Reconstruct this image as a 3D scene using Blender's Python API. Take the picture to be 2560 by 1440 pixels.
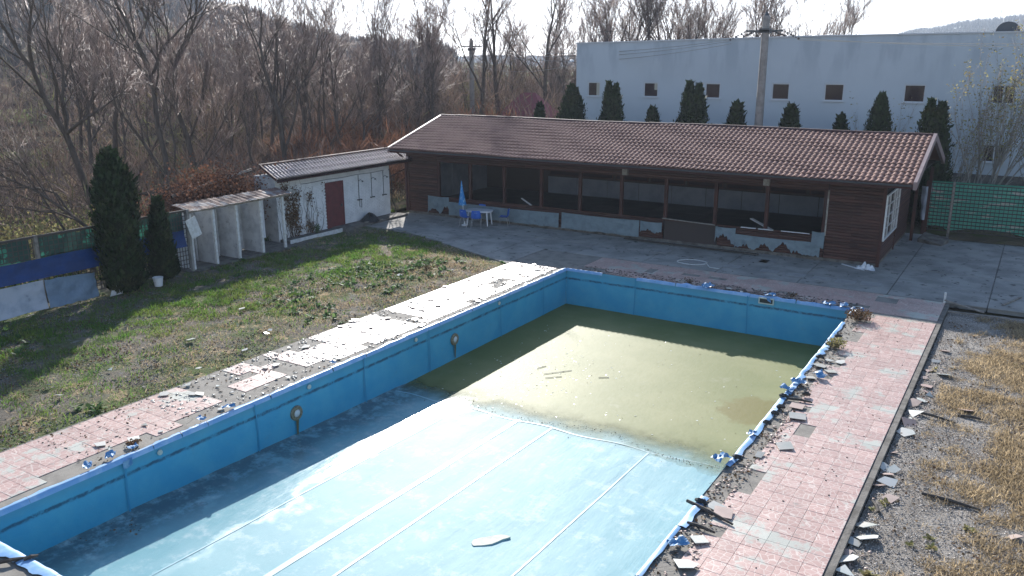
import bpy, math, random
import numpy as np
from mathutils import Vector, Matrix, noise
R = math.radians
random.seed(7); rs = np.random.RandomState(11)
sc = bpy.context.scene
for o in list(bpy.data.objects): bpy.data.objects.remove(o)
col = sc.collection

# ------------------------------------------------------------------ camera
CAMZ = 7.6
yaw, pit, rol = R(-32.195), R(15.292), R(-0.161)
fw = Vector((math.sin(yaw)*math.cos(pit), math.cos(yaw)*math.cos(pit), -math.sin(pit)))
rt = Vector((math.cos(yaw), -math.sin(yaw), 0)); up = rt.cross(fw)
r2 = rt*math.cos(rol)+up*math.sin(rol); u2 = -rt*math.sin(rol)+up*math.cos(rol)
cd = bpy.data.cameras.new('camera'); cam = bpy.data.objects.new('camera', cd); col.objects.link(cam)
cam.matrix_world = Matrix(((r2.x,u2.x,-fw.x,0),(r2.y,u2.y,-fw.y,0),(r2.z,u2.z,-fw.z,CAMZ),(0,0,0,1)))
cd.sensor_width = 36; cd.lens = 36*2086/2560; cd.clip_end = 6000; cd.clip_start = 0.1
sc.camera = cam

# ------------------------------------------------------------------ sky, sun, exposure
SUN = Vector((-1.2, 1.6, 1.0)).normalized()
el = math.asin(SUN.z); az = math.atan2(SUN.x, SUN.y)
w = bpy.data.worlds.new('World'); sc.world = w; w.use_nodes = True
nt = w.node_tree; bg = nt.nodes['Background']
sky = nt.nodes.new('ShaderNodeTexSky'); sky.sky_type = 'NISHITA'; sky.sun_disc = False
sky.sun_elevation = el; sky.sun_rotation = az; sky.altitude = 300
sky.air_density = 1.0; sky.dust_density = 0.5; sky.ozone_density = 2.5
lum = nt.nodes.new('ShaderNodeRGBToBW'); nt.links.new(sky.outputs[0], lum.inputs[0])      # thin bright autumn haze whitens the sky towards the sun
fr = nt.nodes.new('ShaderNodeMapRange'); fr.interpolation_type = 'SMOOTHSTEP'; nt.links.new(lum.outputs[0], fr.inputs[0]); fr.inputs[1].default_value = 1.5; fr.inputs[2].default_value = 7; fr.inputs[4].default_value = .85
wh = nt.nodes.new('ShaderNodeMix'); wh.data_type = 'RGBA'; wh.blend_type = 'MULTIPLY'; wh.inputs[0].default_value = 1; nt.links.new(lum.outputs[0], wh.inputs[6]); wh.inputs[7].default_value = (1.0, 1.02, 1.08, 1)
wm = nt.nodes.new('ShaderNodeMix'); wm.data_type = 'RGBA'; nt.links.new(fr.outputs[0], wm.inputs[0]); nt.links.new(sky.outputs[0], wm.inputs[6]); nt.links.new(wh.outputs[2], wm.inputs[7])
nt.links.new(wm.outputs[2], bg.inputs[0]); bg.inputs[1].default_value = 0.12
sd = bpy.data.lights.new('sun', 'SUN'); sd.energy = 4.9; sd.angle = R(0.53); sd.color = (1, .965, .92)
so = bpy.data.objects.new('sun', sd); col.objects.link(so); so.location = (-40, 50, 40)
so.rotation_euler = SUN.to_track_quat('Z', 'Y').to_euler()
sc.view_settings.view_transform = 'Standard'; sc.view_settings.look = 'None'
sc.view_settings.exposure = 0.95; sc.view_settings.gamma = 1
sc.cycles.use_denoising = True
sc.cycles.max_bounces = 6; sc.cycles.transparent_max_bounces = 16

# ------------------------------------------------------------------ materials
def nm(name):
    m = bpy.data.materials.new(name); m.use_nodes = True
    n = m.node_tree.nodes; l = m.node_tree.links
    return m, n, l, n['Principled BSDF']
def N(n, t, **k):
    x = n.new('ShaderNode'+t)
    for a, b in k.items(): setattr(x, a, b)
    return x
def noise_tex(n, l, vec, scale, detail=6, rough=.6, dist=0.0):
    t = N(n, 'TexNoise'); t.inputs['Scale'].default_value = scale; t.inputs['Detail'].default_value = detail
    t.inputs['Roughness'].default_value = rough; t.inputs['Distortion'].default_value = dist
    if vec is not None: l.new(vec, t.inputs['Vector'])
    return t.outputs['Fac']
def step(n, l, fac, a, b):
    r = N(n, 'MapRange', interpolation_type='SMOOTHSTEP'); l.new(fac, r.inputs[0])
    r.inputs[1].default_value = a; r.inputs[2].default_value = b
    return r.outputs[0]
def mixc(n, l, fac, a, b, mode='MIX'):
    x = N(n, 'Mix', data_type='RGBA', blend_type=mode)
    for s, v in ((0, fac), (6, a), (7, b)):
        if isinstance(v, tuple): x.inputs[s].default_value = (*v, 1) if len(v) == 3 else v
        elif isinstance(v, (int, float)): x.inputs[s].default_value = v
        else: l.new(v, x.inputs[s])
    return x.outputs[2]
def mth(n, l, op, a, b=None):
    x = N(n, 'Math', operation=op)
    for i, v in enumerate((a, b)):
        if v is None: continue
        if isinstance(v, (int, float)): x.inputs[i].default_value = v
        else: l.new(v, x.inputs[i])
    return x.outputs[0]
def pos(n, l, sc3=(1, 1, 1)):
    g = N(n, 'NewGeometry'); mp = N(n, 'Mapping'); mp.inputs['Scale'].default_value = sc3
    l.new(g.outputs['Position'], mp.inputs['Vector']); return mp.outputs[0]
def setbump(n, l, p, h, strength=.3, dist=.02):
    b = N(n, 'Bump'); b.inputs['Strength'].default_value = strength; b.inputs['Distance'].default_value = dist
    l.new(h, b.inputs['Height']); l.new(b.outputs[0], p.inputs['Normal'])
def pmat(name, c1, c2=None, scale=4, lo=.4, hi=.65, rough=.85, bump=0, bscale=None, spec=.5, c3=None, s3=20, lo3=.5, hi3=.7,
         stretch=(1, 1, 1), metal=0, tint=0, rnd=0, bdist=.02, trans=0):
    m, n, l, p = nm(name); v = pos(n, l, stretch); c = c1
    if c2: c = mixc(n, l, step(n, l, noise_tex(n, l, v, scale), lo, hi), c1, c2)
    if c3: c = mixc(n, l, step(n, l, noise_tex(n, l, v, s3), lo3, hi3), c, c3)
    if tint:
        a = N(n, 'Attribute'); a.attribute_name = 'tint'
        f = N(n, 'MapRange'); l.new(a.outputs['Fac'], f.inputs[0]); f.inputs[3].default_value = 1-tint; f.inputs[4].default_value = 1+tint
        c = mixc(n, l, 1.0, c, f.outputs[0], 'MULTIPLY')
    if rnd:
        a = N(n, 'ObjectInfo'); f = N(n, 'MapRange'); l.new(a.outputs['Random'], f.inputs[0])
        f.inputs[3].default_value = 1-rnd; f.inputs[4].default_value = 1+rnd
        c = mixc(n, l, 1.0, c, f.outputs[0], 'MULTIPLY')
    if isinstance(c, tuple): p.inputs['Base Color'].default_value = (*c, 1)
    else: l.new(c, p.inputs['Base Color'])
    p.inputs['Roughness'].default_value = rough; p.inputs['Metallic'].default_value = metal
    p.inputs['Specular IOR Level'].default_value = spec
    if bump: setbump(n, l, p, noise_tex(n, l, v, bscale or scale*6, 5), bump, bdist)
    if trans:   # light passing through a thin blade or cloth
        t = N(n, 'BsdfTranslucent'); mx = N(n, 'MixShader'); mx.inputs[0].default_value = trans
        if isinstance(c, tuple): t.inputs[0].default_value = (*c, 1)
        else: l.new(c, t.inputs[0])
        l.new(p.outputs[0], mx.inputs[1]); l.new(t.outputs[0], mx.inputs[2])
        l.new(mx.outputs[0], n['Material Output'].inputs[0])
    return m

M = {}
M['ground'] = pmat('ground_soil', (.12,.095,.065), (.085,.10,.035), .35, .42, .6, c3=(.14,.11,.07), s3=1.6, lo3=.52, hi3=.7, bump=.6, bscale=3, bdist=.1, spec=0)
M['lawn'] = None
M['gravel_bed'] = pmat('gravel_bed', (.29,.26,.225), (.20,.17,.14), 1.2, .4, .62, c3=(.30,.28,.25), s3=28, lo3=.5, hi3=.62, bump=1, bscale=45, bdist=.03, spec=.25)
M['hill'] = pmat('hill_side', (.16,.135,.09), (.18,.20,.075), .045, .46, .56, c3=(.05,.04,.035), s3=.3, lo3=.45, hi3=.6, bump=.5, bscale=.4, bdist=2, spec=0)
M['hill_far'] = pmat('far_hill', (.06,.055,.05), (.04,.04,.04), .02, rough=1, spec=0)
M['pebble'] = pmat('pebble', (.36,.33,.30), tint=.7, rough=.75, spec=.4)
M['grass'] = pmat('grass_blade', (.11,.22,.035), (.18,.24,.05), .8, tint=.45, rough=.6, trans=.5, spec=.25)
M['straw'] = pmat('dry_grass_blade', (.46,.36,.225), (.36,.275,.165), 1.0, tint=.45, rough=.7, trans=.5, spec=.2)
M['weed'] = pmat('weed_leaf', (.085,.16,.05), (.13,.19,.07), 2, tint=.4, rough=.6, trans=.45, spec=.3)
M['dryweed'] = pmat('dry_weed', (.13,.065,.03), (.16,.10,.04), 3, tint=.4, rough=.8, trans=.2)
M['thuja'] = pmat('thuja_leaf', (.025,.042,.015), (.05,.055,.022), 1.6, .5, .7, tint=.5, rough=.7, trans=.15, spec=.2)
M['bark'] = pmat('bark', (.13,.10,.08), (.08,.062,.05), 5, rough=.95, bump=.6, bscale=14, bdist=.03, spec=.15, stretch=(1,1,.3))
M['twig'] = pmat('twig', (.29,.195,.15), (.20,.13,.105), .6, rough=.55, spec=.45, tint=.45, trans=.15)
M['bark_far'] = pmat('bark_far', (.10,.085,.08), rough=.95, spec=.15)
M['leaf_rust'] = pmat('rust_leaf', (.22,.10,.055), (.16,.085,.06), .5, tint=.5, rough=.8, trans=.3, spec=.2)
M['leaf_olive'] = pmat('autumn_leaf', (.28,.27,.11), (.32,.24,.11), 2, tint=.4, rough=.7, trans=.4, spec=.2)
M['thicket'] = pmat('thicket_twig', (.21,.145,.11), (.15,.11,.095), .25, tint=.5, rough=.85, trans=.25, spec=.25, c3=(.20,.19,.075), s3=.16, lo3=.55, hi3=.68)
M['wood_far'] = pmat('far_wood', (.13,.105,.095), (.09,.075,.07), .03, tint=.4, rough=1, spec=.1)
M['concrete'] = pmat('yard_concrete', (.33,.315,.285), (.22,.213,.195), .9, .36, .66, c3=(.09,.086,.076), s3=2.4, lo3=.58, hi3=.68, bump=.35, bscale=30, bdist=.01, spec=.25, rough=.9, rnd=.05)
M['mortar'] = pmat('mortar_bed', (.24,.22,.19), (.17,.155,.135), 2.5, c3=(.22,.21,.18), s3=9, bump=.6, bscale=30, bdist=.01, spec=.3, rough=.85)
M['kerb'] = pmat('kerb_concrete', (.17,.155,.135), (.08,.072,.06), 3, bump=.8, bscale=25, bdist=.02, rough=.9)
M['wood'] = pmat('stained_board', (.085,.036,.026), (.055,.026,.021), 3, c3=(.15,.085,.06), s3=9, lo3=.6, hi3=.75, stretch=(.35,1,5), rough=.65, rnd=.3, bump=.2, spec=.35)
M['wood_dark'] = pmat('dark_timber', (.075,.028,.02), (.045,.02,.016), 4, stretch=(1,1,.3), rough=.7, spec=.3)
M['plank'] = pmat('weathered_plank', (.30,.27,.23), (.18,.155,.13), 6, stretch=(1,1,1), rough=.85, rnd=.15)
M['plank_dark'] = pmat('dark_scrap', (.05,.042,.036), (.09,.075,.06), 8, rough=.85)
M['rooftile'] = pmat('roof_tile', (.27,.155,.122), (.215,.118,.095), 1.2, rough=.8, spec=.12, rnd=.08, c3=(.2,.13,.11), s3=9, lo3=.6, hi3=.75)
M['roofmetal'] = pmat('roof_sheet_grey', (.20,.165,.17), (.15,.12,.125), 3, rough=.4, metal=.2)
M['trim'] = pmat('roof_trim', (.075,.035,.033), rough=.7, spec=.2)
M['verge'] = pmat('verge_board', (.30,.22,.20), (.24,.16,.15), 3, rough=.5)
M['whitewash'] = pmat('white_painted_brick', (.80,.80,.79), (.70,.70,.69), 2.5, c3=(.28,.28,.26), s3=7, lo3=.62, hi3=.8, rough=.8, bump=.2, bscale=30)
M['plaster'] = pmat('grey_plaster', (.58,.58,.57), (.44,.44,.44), 3, c3=(.16,.15,.14), s3=6, lo3=.6, hi3=.8, bump=.4, bscale=25, rough=.9)
M['whitepaint'] = pmat('white_paint', (.68,.68,.66), (.55,.54,.5), 8, rough=.6)
M['reddoor'] = pmat('red_door_paint', (.16,.035,.035), (.12,.03,.03), 4, rough=.6)
M['rust'] = pmat('rusty_tin', (.17,.09,.06), (.25,.17,.13), 4, c3=(.3,.27,.25), s3=2, lo3=.5, hi3=.6, rough=.6, metal=.2)
M['greywall'] = None
M['frame'] = pmat('window_frame', (.55,.57,.58), rough=.5)
M['polec'] = pmat('pole_concrete', (.30,.285,.26), (.22,.21,.19), 3, rough=.9)
M['steel'] = pmat('grey_steel', (.10,.10,.10), rough=.5, metal=.5)
M['chrome'] = pmat('chair_steel', (.35,.35,.35), rough=.35, metal=.8)
M['black'] = pmat('black_plastic', (.012,.012,.013), (.03,.03,.028), 20, rough=.5)
M['bluechair'] = pmat('blue_plastic', (.02,.12,.50), (.02,.10,.42), 4, rough=.4)
M['bluecloth'] = pmat('blue_tarpaulin', (.003,.038,.16), (.002,.028,.12), 2, rough=.6, bump=.4, bscale=6, bdist=.04)
M['tarpwhite'] = pmat('grey_white_tarpaulin', (.42,.45,.50), (.30,.34,.40), 2, rough=.55, bump=.6, bscale=5, bdist=.05, c3=(.2,.22,.25), s3=4, lo3=.6, hi3=.8)
M['tarpteal'] = pmat('pale_teal_tarpaulin', (.17,.22,.235), (.13,.17,.19), 2.5, rough=.5, bump=.6, bscale=5, bdist=.05, c3=(.08,.09,.09), s3=5, lo3=.6, hi3=.8)
M['greennet'] = pmat('green_shade_net', (.12,.50,.36), (.16,.56,.40), 3, rough=.7, trans=.5, c3=(.62,.62,.52), s3=2.2, lo3=.58, hi3=.62, stretch=(.5,.5,2.2))
M['netdark'] = pmat('old_green_net', (.03,.07,.06), (.06,.26,.18), 1.6, .54, .6, rough=.8, trans=.4)
M['pebble_dark'] = pmat('dark_pebble', (.20,.19,.175), tint=.7, rough=.9, spec=.2)
M['lattice'] = pmat('dark_lattice', (.06,.05,.045), (.08,.065,.055), 5, rough=.8)
M['whiteplastic'] = pmat('white_plastic', (.68,.69,.70), rough=.4)
M['wirem'] = pmat('wire', (.30,.30,.30), rough=.3, metal=.9)
M['umb'] = pmat('umbrella_cloth', (.03,.22,.50), (.25,.45,.60), 7, .52, .6, rough=.7)
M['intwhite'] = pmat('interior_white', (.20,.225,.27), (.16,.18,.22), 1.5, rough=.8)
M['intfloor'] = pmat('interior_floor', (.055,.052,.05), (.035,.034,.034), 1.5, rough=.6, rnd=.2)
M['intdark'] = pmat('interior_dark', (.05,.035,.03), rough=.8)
M['redroof'] = pmat('red_roof', (.22,.05,.06), rough=.6)
M['lightrim'] = pmat('corroded_ring', (.28,.24,.16), (.14,.10,.06), 30, rough=.6, metal=.3)
M['fit'] = pmat('pale_fitting', (.50,.52,.46), rough=.5)

def glass(name, c, rough=.08):
    m, n, l, p = nm(name); p.inputs['Base Color'].default_value = (*c, 1); p.inputs['Roughness'].default_value = rough
    p.inputs['Specular IOR Level'].default_value = .6; return m
M['glass'] = glass('dark_window_glass', (.045,.028,.03))
M['glass_cream'] = glass('blind_behind_glass', (.42,.40,.32), .3)
M['lens'] = glass('lamp_lens', (.55,.55,.55), .15)

def m_lawn():
    m, n, l, p = nm('lawn_soil'); v = pos(n, l)
    c = mixc(n, l, step(n, l, noise_tex(n, l, v, .5), .42, .58), (.19,.165,.13), (.10,.13,.042))
    c = mixc(n, l, step(n, l, noise_tex(n, l, v, 1.1, 5, .7), .55, .66), c, (.44,.33,.19))
    c = mixc(n, l, step(n, l, noise_tex(n, l, v, 3.2, 6, .7), .56, .66), c, (.24,.23,.21))
    c = mixc(n, l, step(n, l, noise_tex(n, l, v, 9, 6, .7), .56, .7), c, (.035,.03,.022))
    l.new(c, p.inputs['Base Color']); p.inputs['Roughness'].default_value = .95; p.inputs['Specular IOR Level'].default_value = .25
    setbump(n, l, p, noise_tex(n, l, v, 11, 8, .75), 1, .12); return m
M['lawn'] = m_lawn()
def m_greywall():
    m, n, l, p = nm('grey_blue_render'); v = pos(n, l); vs = pos(n, l, (1, 1, .25))
    c = mixc(n, l, step(n, l, noise_tex(n, l, v, .25), .35, .7), (.52,.57,.60), (.465,.515,.545))
    g = N(n, 'NewGeometry'); sx = N(n, 'SeparateXYZ'); l.new(g.outputs['Position'], sx.inputs[0])
    top = step(n, l, sx.outputs['Z'], 5.6, 8.6)
    st = mth(n, l, 'MULTIPLY', step(n, l, noise_tex(n, l, vs, .9, 4, .6), .47, .62), top)
    c = mixc(n, l, mth(n, l, 'MULTIPLY', st, .5), c, (.31,.36,.40))
    l.new(c, p.inputs['Base Color']); p.inputs['Roughness'].default_value = .9
    setbump(n, l, p, noise_tex(n, l, v, 30, 4), .3, .01); return m
M['greywall'] = m_greywall()

def m_tile(name, pink, pink2, line, mint, mlo, mhi, rough):
    m, n, l, p = nm(name); v = pos(n, l)
    vo = N(n, 'TexVoronoi', feature='DISTANCE_TO_EDGE'); vo.inputs['Scale'].default_value = 8.5; l.new(v, vo.inputs['Vector'])
    vc = N(n, 'TexVoronoi', feature='F1'); vc.inputs['Scale'].default_value = 8.5; l.new(v, vc.inputs['Vector'])
    sep = N(n, 'SeparateColor'); l.new(vc.outputs['Color'], sep.inputs[0])
    c = mixc(n, l, sep.outputs[0], pink, pink2)
    ln = step(n, l, vo.outputs['Distance'], .06, .02); c = mixc(n, l, ln, c, line)
    c = mixc(n, l, step(n, l, noise_tex(n, l, v, .9, 8, .72), mlo, mhi), c, mint)
    c = mixc(n, l, step(n, l, noise_tex(n, l, v, 3.0, 6, .7), .60, .75), c, (.25,.23,.20))
    oi = N(n, 'ObjectInfo'); f = N(n, 'MapRange'); l.new(oi.outputs['Random'], f.inputs[0]); f.inputs[3].default_value = .9; f.inputs[4].default_value = 1.08
    c = mixc(n, l, 1.0, c, f.outputs[0], 'MULTIPLY')
    l.new(c, p.inputs['Base Color'])
    r = N(n, 'MapRange'); l.new(noise_tex(n, l, v, 4, 5), r.inputs[0]); r.inputs[3].default_value = rough-.1; r.inputs[4].default_value = rough+.15
    l.new(r.outputs[0], p.inputs['Roughness'])
    setbump(n, l, p, vo.outputs['Distance'], .15, .01); return m
M['tile'] = m_tile('mosaic_tile', (.47,.315,.27), (.41,.26,.22), (.56,.46,.40), (.43,.43,.37), .53, .60, .34)
M['shard'] = pmat('broken_tile', (.50,.48,.43), (.40,.42,.38), 3, rough=.3, rnd=.35, spec=.6)
M['shardp'] = pmat('broken_pink_tile', (.36,.26,.22), (.28,.2,.17), 3, rough=.5, rnd=.2, spec=.5)

def m_liner():
    m, n, l, p = nm('blue_pool_liner'); v = pos(n, l); vs = pos(n, l, (.5, .5, 1.0))
    c = mixc(n, l, step(n, l, noise_tex(n, l, v, 1.3), .35, .7), (.045,.31,.49), (.075,.36,.51))
    g = N(n, 'NewGeometry'); sx = N(n, 'SeparateXYZ'); l.new(g.outputs['Position'], sx.inputs[0])
    z = mth(n, l, 'ADD', sx.outputs['Z'], mth(n, l, 'MULTIPLY', noise_tex(n, l, v, 6, 6, .7), .08))
    band = mth(n, l, 'MULTIPLY', step(n, l, z, -.36, -.31), step(n, l, z, -.24, -.28))
    c = mixc(n, l, mth(n, l, 'MULTIPLY', band, mth(n, l, 'MULTIPLY', step(n, l, noise_tex(n, l, v, 3.5, 7, .8), .33, .56), .8)), c, (.01,.03,.07))
    c = mixc(n, l, mth(n, l, 'MULTIPLY', step(n, l, z, -.30, -.05), .35), c, (.07,.20,.25))
    c = mixc(n, l, mth(n, l, 'MULTIPLY', step(n, l, noise_tex(n, l, vs, 4, 7, .75), .55, .75), .35), c, (.12,.25,.30))
    l.new(c, p.inputs['Base Color']); p.inputs['Roughness'].default_value = .45
    setbump(n, l, p, noise_tex(n, l, vs, 2.5, 5), .35, .04); return m
M['liner'] = m_liner()
def m_floor():
    m, n, l, p = nm('pale_floor_liner'); v = pos(n, l); vs = pos(n, l, (1.5, .35, 1))
    c = mixc(n, l, step(n, l, noise_tex(n, l, v, .45, 5), .35, .7), (.16,.325,.36), (.21,.37,.40))
    c = mixc(n, l, mth(n, l, 'MULTIPLY', step(n, l, noise_tex(n, l, v, 1.6, 8, .75), .50, .66), .6), c, (.40,.50,.51))
    c = mixc(n, l, mth(n, l, 'MULTIPLY', step(n, l, noise_tex(n, l, vs, 1.2, 6, .7), .55, .7), .35), c, (.09,.22,.29))
    silt_shade = mth(n, l, 'ADD', N(n, 'Value').outputs[0], 0)
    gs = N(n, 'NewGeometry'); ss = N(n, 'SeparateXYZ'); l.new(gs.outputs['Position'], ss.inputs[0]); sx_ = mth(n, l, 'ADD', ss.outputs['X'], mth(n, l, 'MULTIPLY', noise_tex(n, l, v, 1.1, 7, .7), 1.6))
    silt_shade = mth(n, l, 'MULTIPLY', step(n, l, sx_, -12.2, -13.2), step(n, l, noise_tex(n, l, v, 2.2, 7, .7), .36, .56))
    c = mixc(n, l, mth(n, l, 'MULTIPLY', silt_shade, .8), c, (.05,.085,.10))  # silt by the left wall, with that wall's shade deepened in the colour
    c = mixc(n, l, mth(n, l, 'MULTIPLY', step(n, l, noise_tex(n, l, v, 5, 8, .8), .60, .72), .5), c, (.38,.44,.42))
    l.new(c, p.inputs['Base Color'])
    g = N(n, 'NewGeometry'); sx = N(n, 'SeparateXYZ'); l.new(g.outputs['Position'], sx.inputs[0])   # a film of meltwater along the left wall
    wx = mth(n, l, 'ADD', sx.outputs['X'], mth(n, l, 'MULTIPLY', noise_tex(n, l, v, .55, 6, .6), 3.2))
    wet = step(n, l, wx, -10.2, -10.8)
    r = N(n, 'MapRange'); l.new(wet, r.inputs[0]); r.inputs[3].default_value = .62; r.inputs[4].default_value = .2
    l.new(r.outputs[0], p.inputs['Roughness'])
    r = N(n, 'MapRange'); l.new(wet, r.inputs[0]); r.inputs[3].default_value = .22; r.inputs[4].default_value = .6; l.new(r.outputs[0], p.inputs['Specular IOR Level'])
    setbump(n, l, p, noise_tex(n, l, vs, 1.3, 6, .65), .35, .05); return m
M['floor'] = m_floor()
M['seam'] = pmat('liner_weld_seam', (.24,.42,.475), (.18,.37,.43), 3, rough=.5)
def m_water():
    m, n, l, p = nm('murky_ice_water'); v = pos(n, l)
    c = mixc(n, l, step(n, l, noise_tex(n, l, v, .35, 5), .4, .65), (.135,.15,.04), (.18,.185,.065))
    c = mixc(n, l, mth(n, l, 'MULTIPLY', step(n, l, noise_tex(n, l, v, 1.8, 8, .8), .56, .7), .5), c, (.24,.24,.15))
    c = mixc(n, l, mth(n, l, 'MULTIPLY', step(n, l, noise_tex(n, l, v, 9, 8, .8), .60, .72), .5), c, (.10,.10,.05))
    # thawed dark-olive puddle beside the right wall
    g = N(n, 'NewGeometry'); sub = N(n, 'VectorMath', operation='DISTANCE'); l.new(g.outputs['Position'], sub.inputs[0]); sub.inputs[1].default_value = (-5.3, 20.6, -1.35)
    dd = mth(n, l, 'ADD', sub.outputs['Value'], mth(n, l, 'MULTIPLY', noise_tex(n, l, v, 1.5, 5), 1.6))
    c = mixc(n, l, step(n, l, dd, 2.0, 1.6), c, (.12,.105,.008))
    l.new(c, p.inputs['Base Color']); p.inputs['Roughness'].default_value = .6; p.inputs['IOR'].default_value = 1.33; p.inputs['Specular IOR Level'].default_value = .5
    setbump(n, l, p, noise_tex(n, l, v, 6, 6, .7), .25, .02)
    # the murk hides the floor with depth: the basin floor falls away from the shoreline
    sx = N(n, 'SeparateXYZ'); l.new(g.outputs['Position'], sx.inputs[0])
    yy = mth(n, l, 'ADD', sx.outputs['Y'], mth(n, l, 'MULTIPLY', noise_tex(n, l, v, .7, 7, .7), 2.2))
    k = step(n, l, yy, 17.6, 19.3)
    tr = N(n, 'BsdfTransparent'); mx = N(n, 'MixShader')
    l.new(k, mx.inputs[0]); l.new(tr.outputs[0], mx.inputs[1]); l.new(p.outputs[0], mx.inputs[2])
    l.new(mx.outputs[0], n['Material Output'].inputs[0]); return m
M['water'] = m_water()

# ------------------------------------------------------------------ mesh helpers
def setprops(o, label=None, cat=None, group=None, kind=None):
    if label: o['label'] = label
    if cat: o['category'] = cat
    if group: o['group'] = group
    if kind: o['kind'] = kind
    return o
def link(name, me, parent=None, loc=None):
    o = bpy.data.objects.new(name, me); col.objects.link(o)
    if parent: o.parent = parent
    if loc is not None: o.location = loc
    return o
def thing(name, label, cat, loc=(0, 0, 0), rz=0, group=None):
    o = bpy.data.objects.new(name, None); col.objects.link(o); o.empty_display_size = .2
    o.location = loc; o.rotation_euler = (0, 0, rz); return setprops(o, label, cat, group)
class MB:
    def __init__(s): s.v = []; s.f = []
    def add(s, vs, fs):
        b = len(s.v); s.v += [tuple(p) for p in vs]; s.f += [tuple(i+b for i in f) for f in fs]; return s
    def box(s, x0, x1, y0, y1, z0, z1):
        return s.add([(x0,y0,z0),(x1,y0,z0),(x1,y1,z0),(x0,y1,z0),(x0,y0,z1),(x1,y0,z1),(x1,y1,z1),(x0,y1,z1)],
                     [(0,3,2,1),(4,5,6,7),(0,1,5,4),(1,2,6,5),(2,3,7,6),(3,0,4,7)])
    def obox(s, c, d, rot=None):      # centre, full sizes, rotation matrix
        vs = [Vector((x*d[0]/2, y*d[1]/2, z*d[2]/2)) for z in (-1, 1) for x, y in ((-1,-1),(1,-1),(1,1),(-1,1))]
        if rot is not None: vs = [rot @ q for q in vs]
        return s.add([q+Vector(c) for q in vs], [(0,3,2,1),(4,5,6,7),(0,1,5,4),(1,2,6,5),(2,3,7,6),(3,0,4,7)])
    def bar(s, a, b, wd, ht):         # square bar from a to b
        a, b = Vector(a), Vector(b); q = (b-a).to_track_quat('X', 'Z').to_matrix()
        return s.obox((a+b)/2, ((b-a).length, wd, ht), q)
    def tube(s, pts, r, n=6, cap=True):
        pts = [Vector(p) for p in pts]; rr = r if isinstance(r, (list, tuple)) else [r]*len(pts); vs = []; fs = []
        for i, p in enumerate(pts):
            d = (pts[min(i+1, len(pts)-1)]-pts[max(i-1, 0)]).normalized()
            a = d.orthogonal().normalized() if i == 0 else (a - d*a.dot(d)).normalized()
            b = d.cross(a)
            for k in range(n):
                t = 2*math.pi*k/n; vs.append(p+(a*math.cos(t)+b*math.sin(t))*rr[i])
        for i in range(len(pts)-1):
            for k in range(n):
                fs.append((i*n+k, i*n+(k+1) % n, (i+1)*n+(k+1) % n, (i+1)*n+k))
        if cap: fs += [tuple(reversed(range(n))), tuple(range((len(pts)-1)*n, len(pts)*n))]
        return s.add(vs, fs)
    def lathe(s, prof, c=(0, 0, 0), n=12):
        vs = []; fs = []
        for r, z in prof:
            for k in range(n):
                t = 2*math.pi*k/n; vs.append((c[0]+r*math.cos(t), c[1]+r*math.sin(t), c[2]+z))
        for i in range(len(prof)-1):
            for k in range(n): fs.append((i*n+k, i*n+(k+1) % n, (i+1)*n+(k+1) % n, (i+1)*n+k))
        return s.add(vs, fs)
    def prism(s, poly, z0, z1):       # flat polygon in xy, extruded
        n = len(poly)
        return s.add([(x, y, z0) for x, y in poly]+[(x, y, z1) for x, y in poly],
                     [tuple(reversed(range(n))), tuple(range(n, 2*n))]+[(i, (i+1) % n, n+(i+1) % n, n+i) for i in range(n)])
    def grid(s, fn, nu, nv):
        return s.add([fn(i/nu, j/nv) for j in range(nv+1) for i in range(nu+1)],
                     [(j*(nu+1)+i, j*(nu+1)+i+1, (j+1)*(nu+1)+i+1, (j+1)*(nu+1)+i) for j in range(nv) for i in range(nu)])
    def mesh(s, name, mat, smooth=False, org=(0, 0, 0)):
        me = bpy.data.meshes.new(name)
        me.from_pydata([(x-org[0], y-org[1], z-org[2]) for x, y, z in s.v], [], s.f)
        if smooth: me.polygons.foreach_set('use_smooth', [True]*len(me.polygons))
        me.materials.append(mat); me.update(); return me
    def build(s, name, mat, parent=None, smooth=False):
        org = (0, 0, 0)
        if parent is not None:
            p = parent; o = Vector((0, 0, 0))
            while p is not None: o += p.location; p = p.parent
            org = tuple(o)
        return link(name, s.mesh(name, M[mat] if isinstance(mat, str) else mat, smooth, org), parent)
    def top(s, name, mat, label, cat, group=None, smooth=False):   # a one-mesh thing, origin at its own base
        xs = [p[0] for p in s.v]; ys = [p[1] for p in s.v]; zs = [p[2] for p in s.v]
        org = ((min(xs)+max(xs))/2, (min(ys)+max(ys))/2, min(zs))
        o = link(name, s.mesh(name, M[mat], smooth, org), None, org); return setprops(o, label, cat, group)
def npmesh(name, V, F, mat, tint=None, smooth=False):
    V = np.asarray(V, np.float32).reshape(-1, 3); F = np.asarray(F, np.int32); k = F.shape[1]
    me = bpy.data.meshes.new(name); me.vertices.add(len(V)); me.vertices.foreach_set('co', V.ravel())
    me.loops.add(F.size); me.loops.foreach_set('vertex_index', F.ravel())
    me.polygons.add(len(F)); me.polygons.foreach_set('loop_start', np.arange(len(F), dtype=np.int32)*k)
    me.polygons.foreach_set('loop_total', np.full(len(F), k, np.int32))
    if smooth: me.polygons.foreach_set('use_smooth', np.ones(len(F), bool))
    me.update(calc_edges=True)
    if tint is not None:
        a = me.attributes.new('tint', 'FLOAT', 'POINT'); a.data.foreach_set('value', np.asarray(tint, np.float32))
    me.materials.append(M[mat] if isinstance(mat, str) else mat); return me
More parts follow.
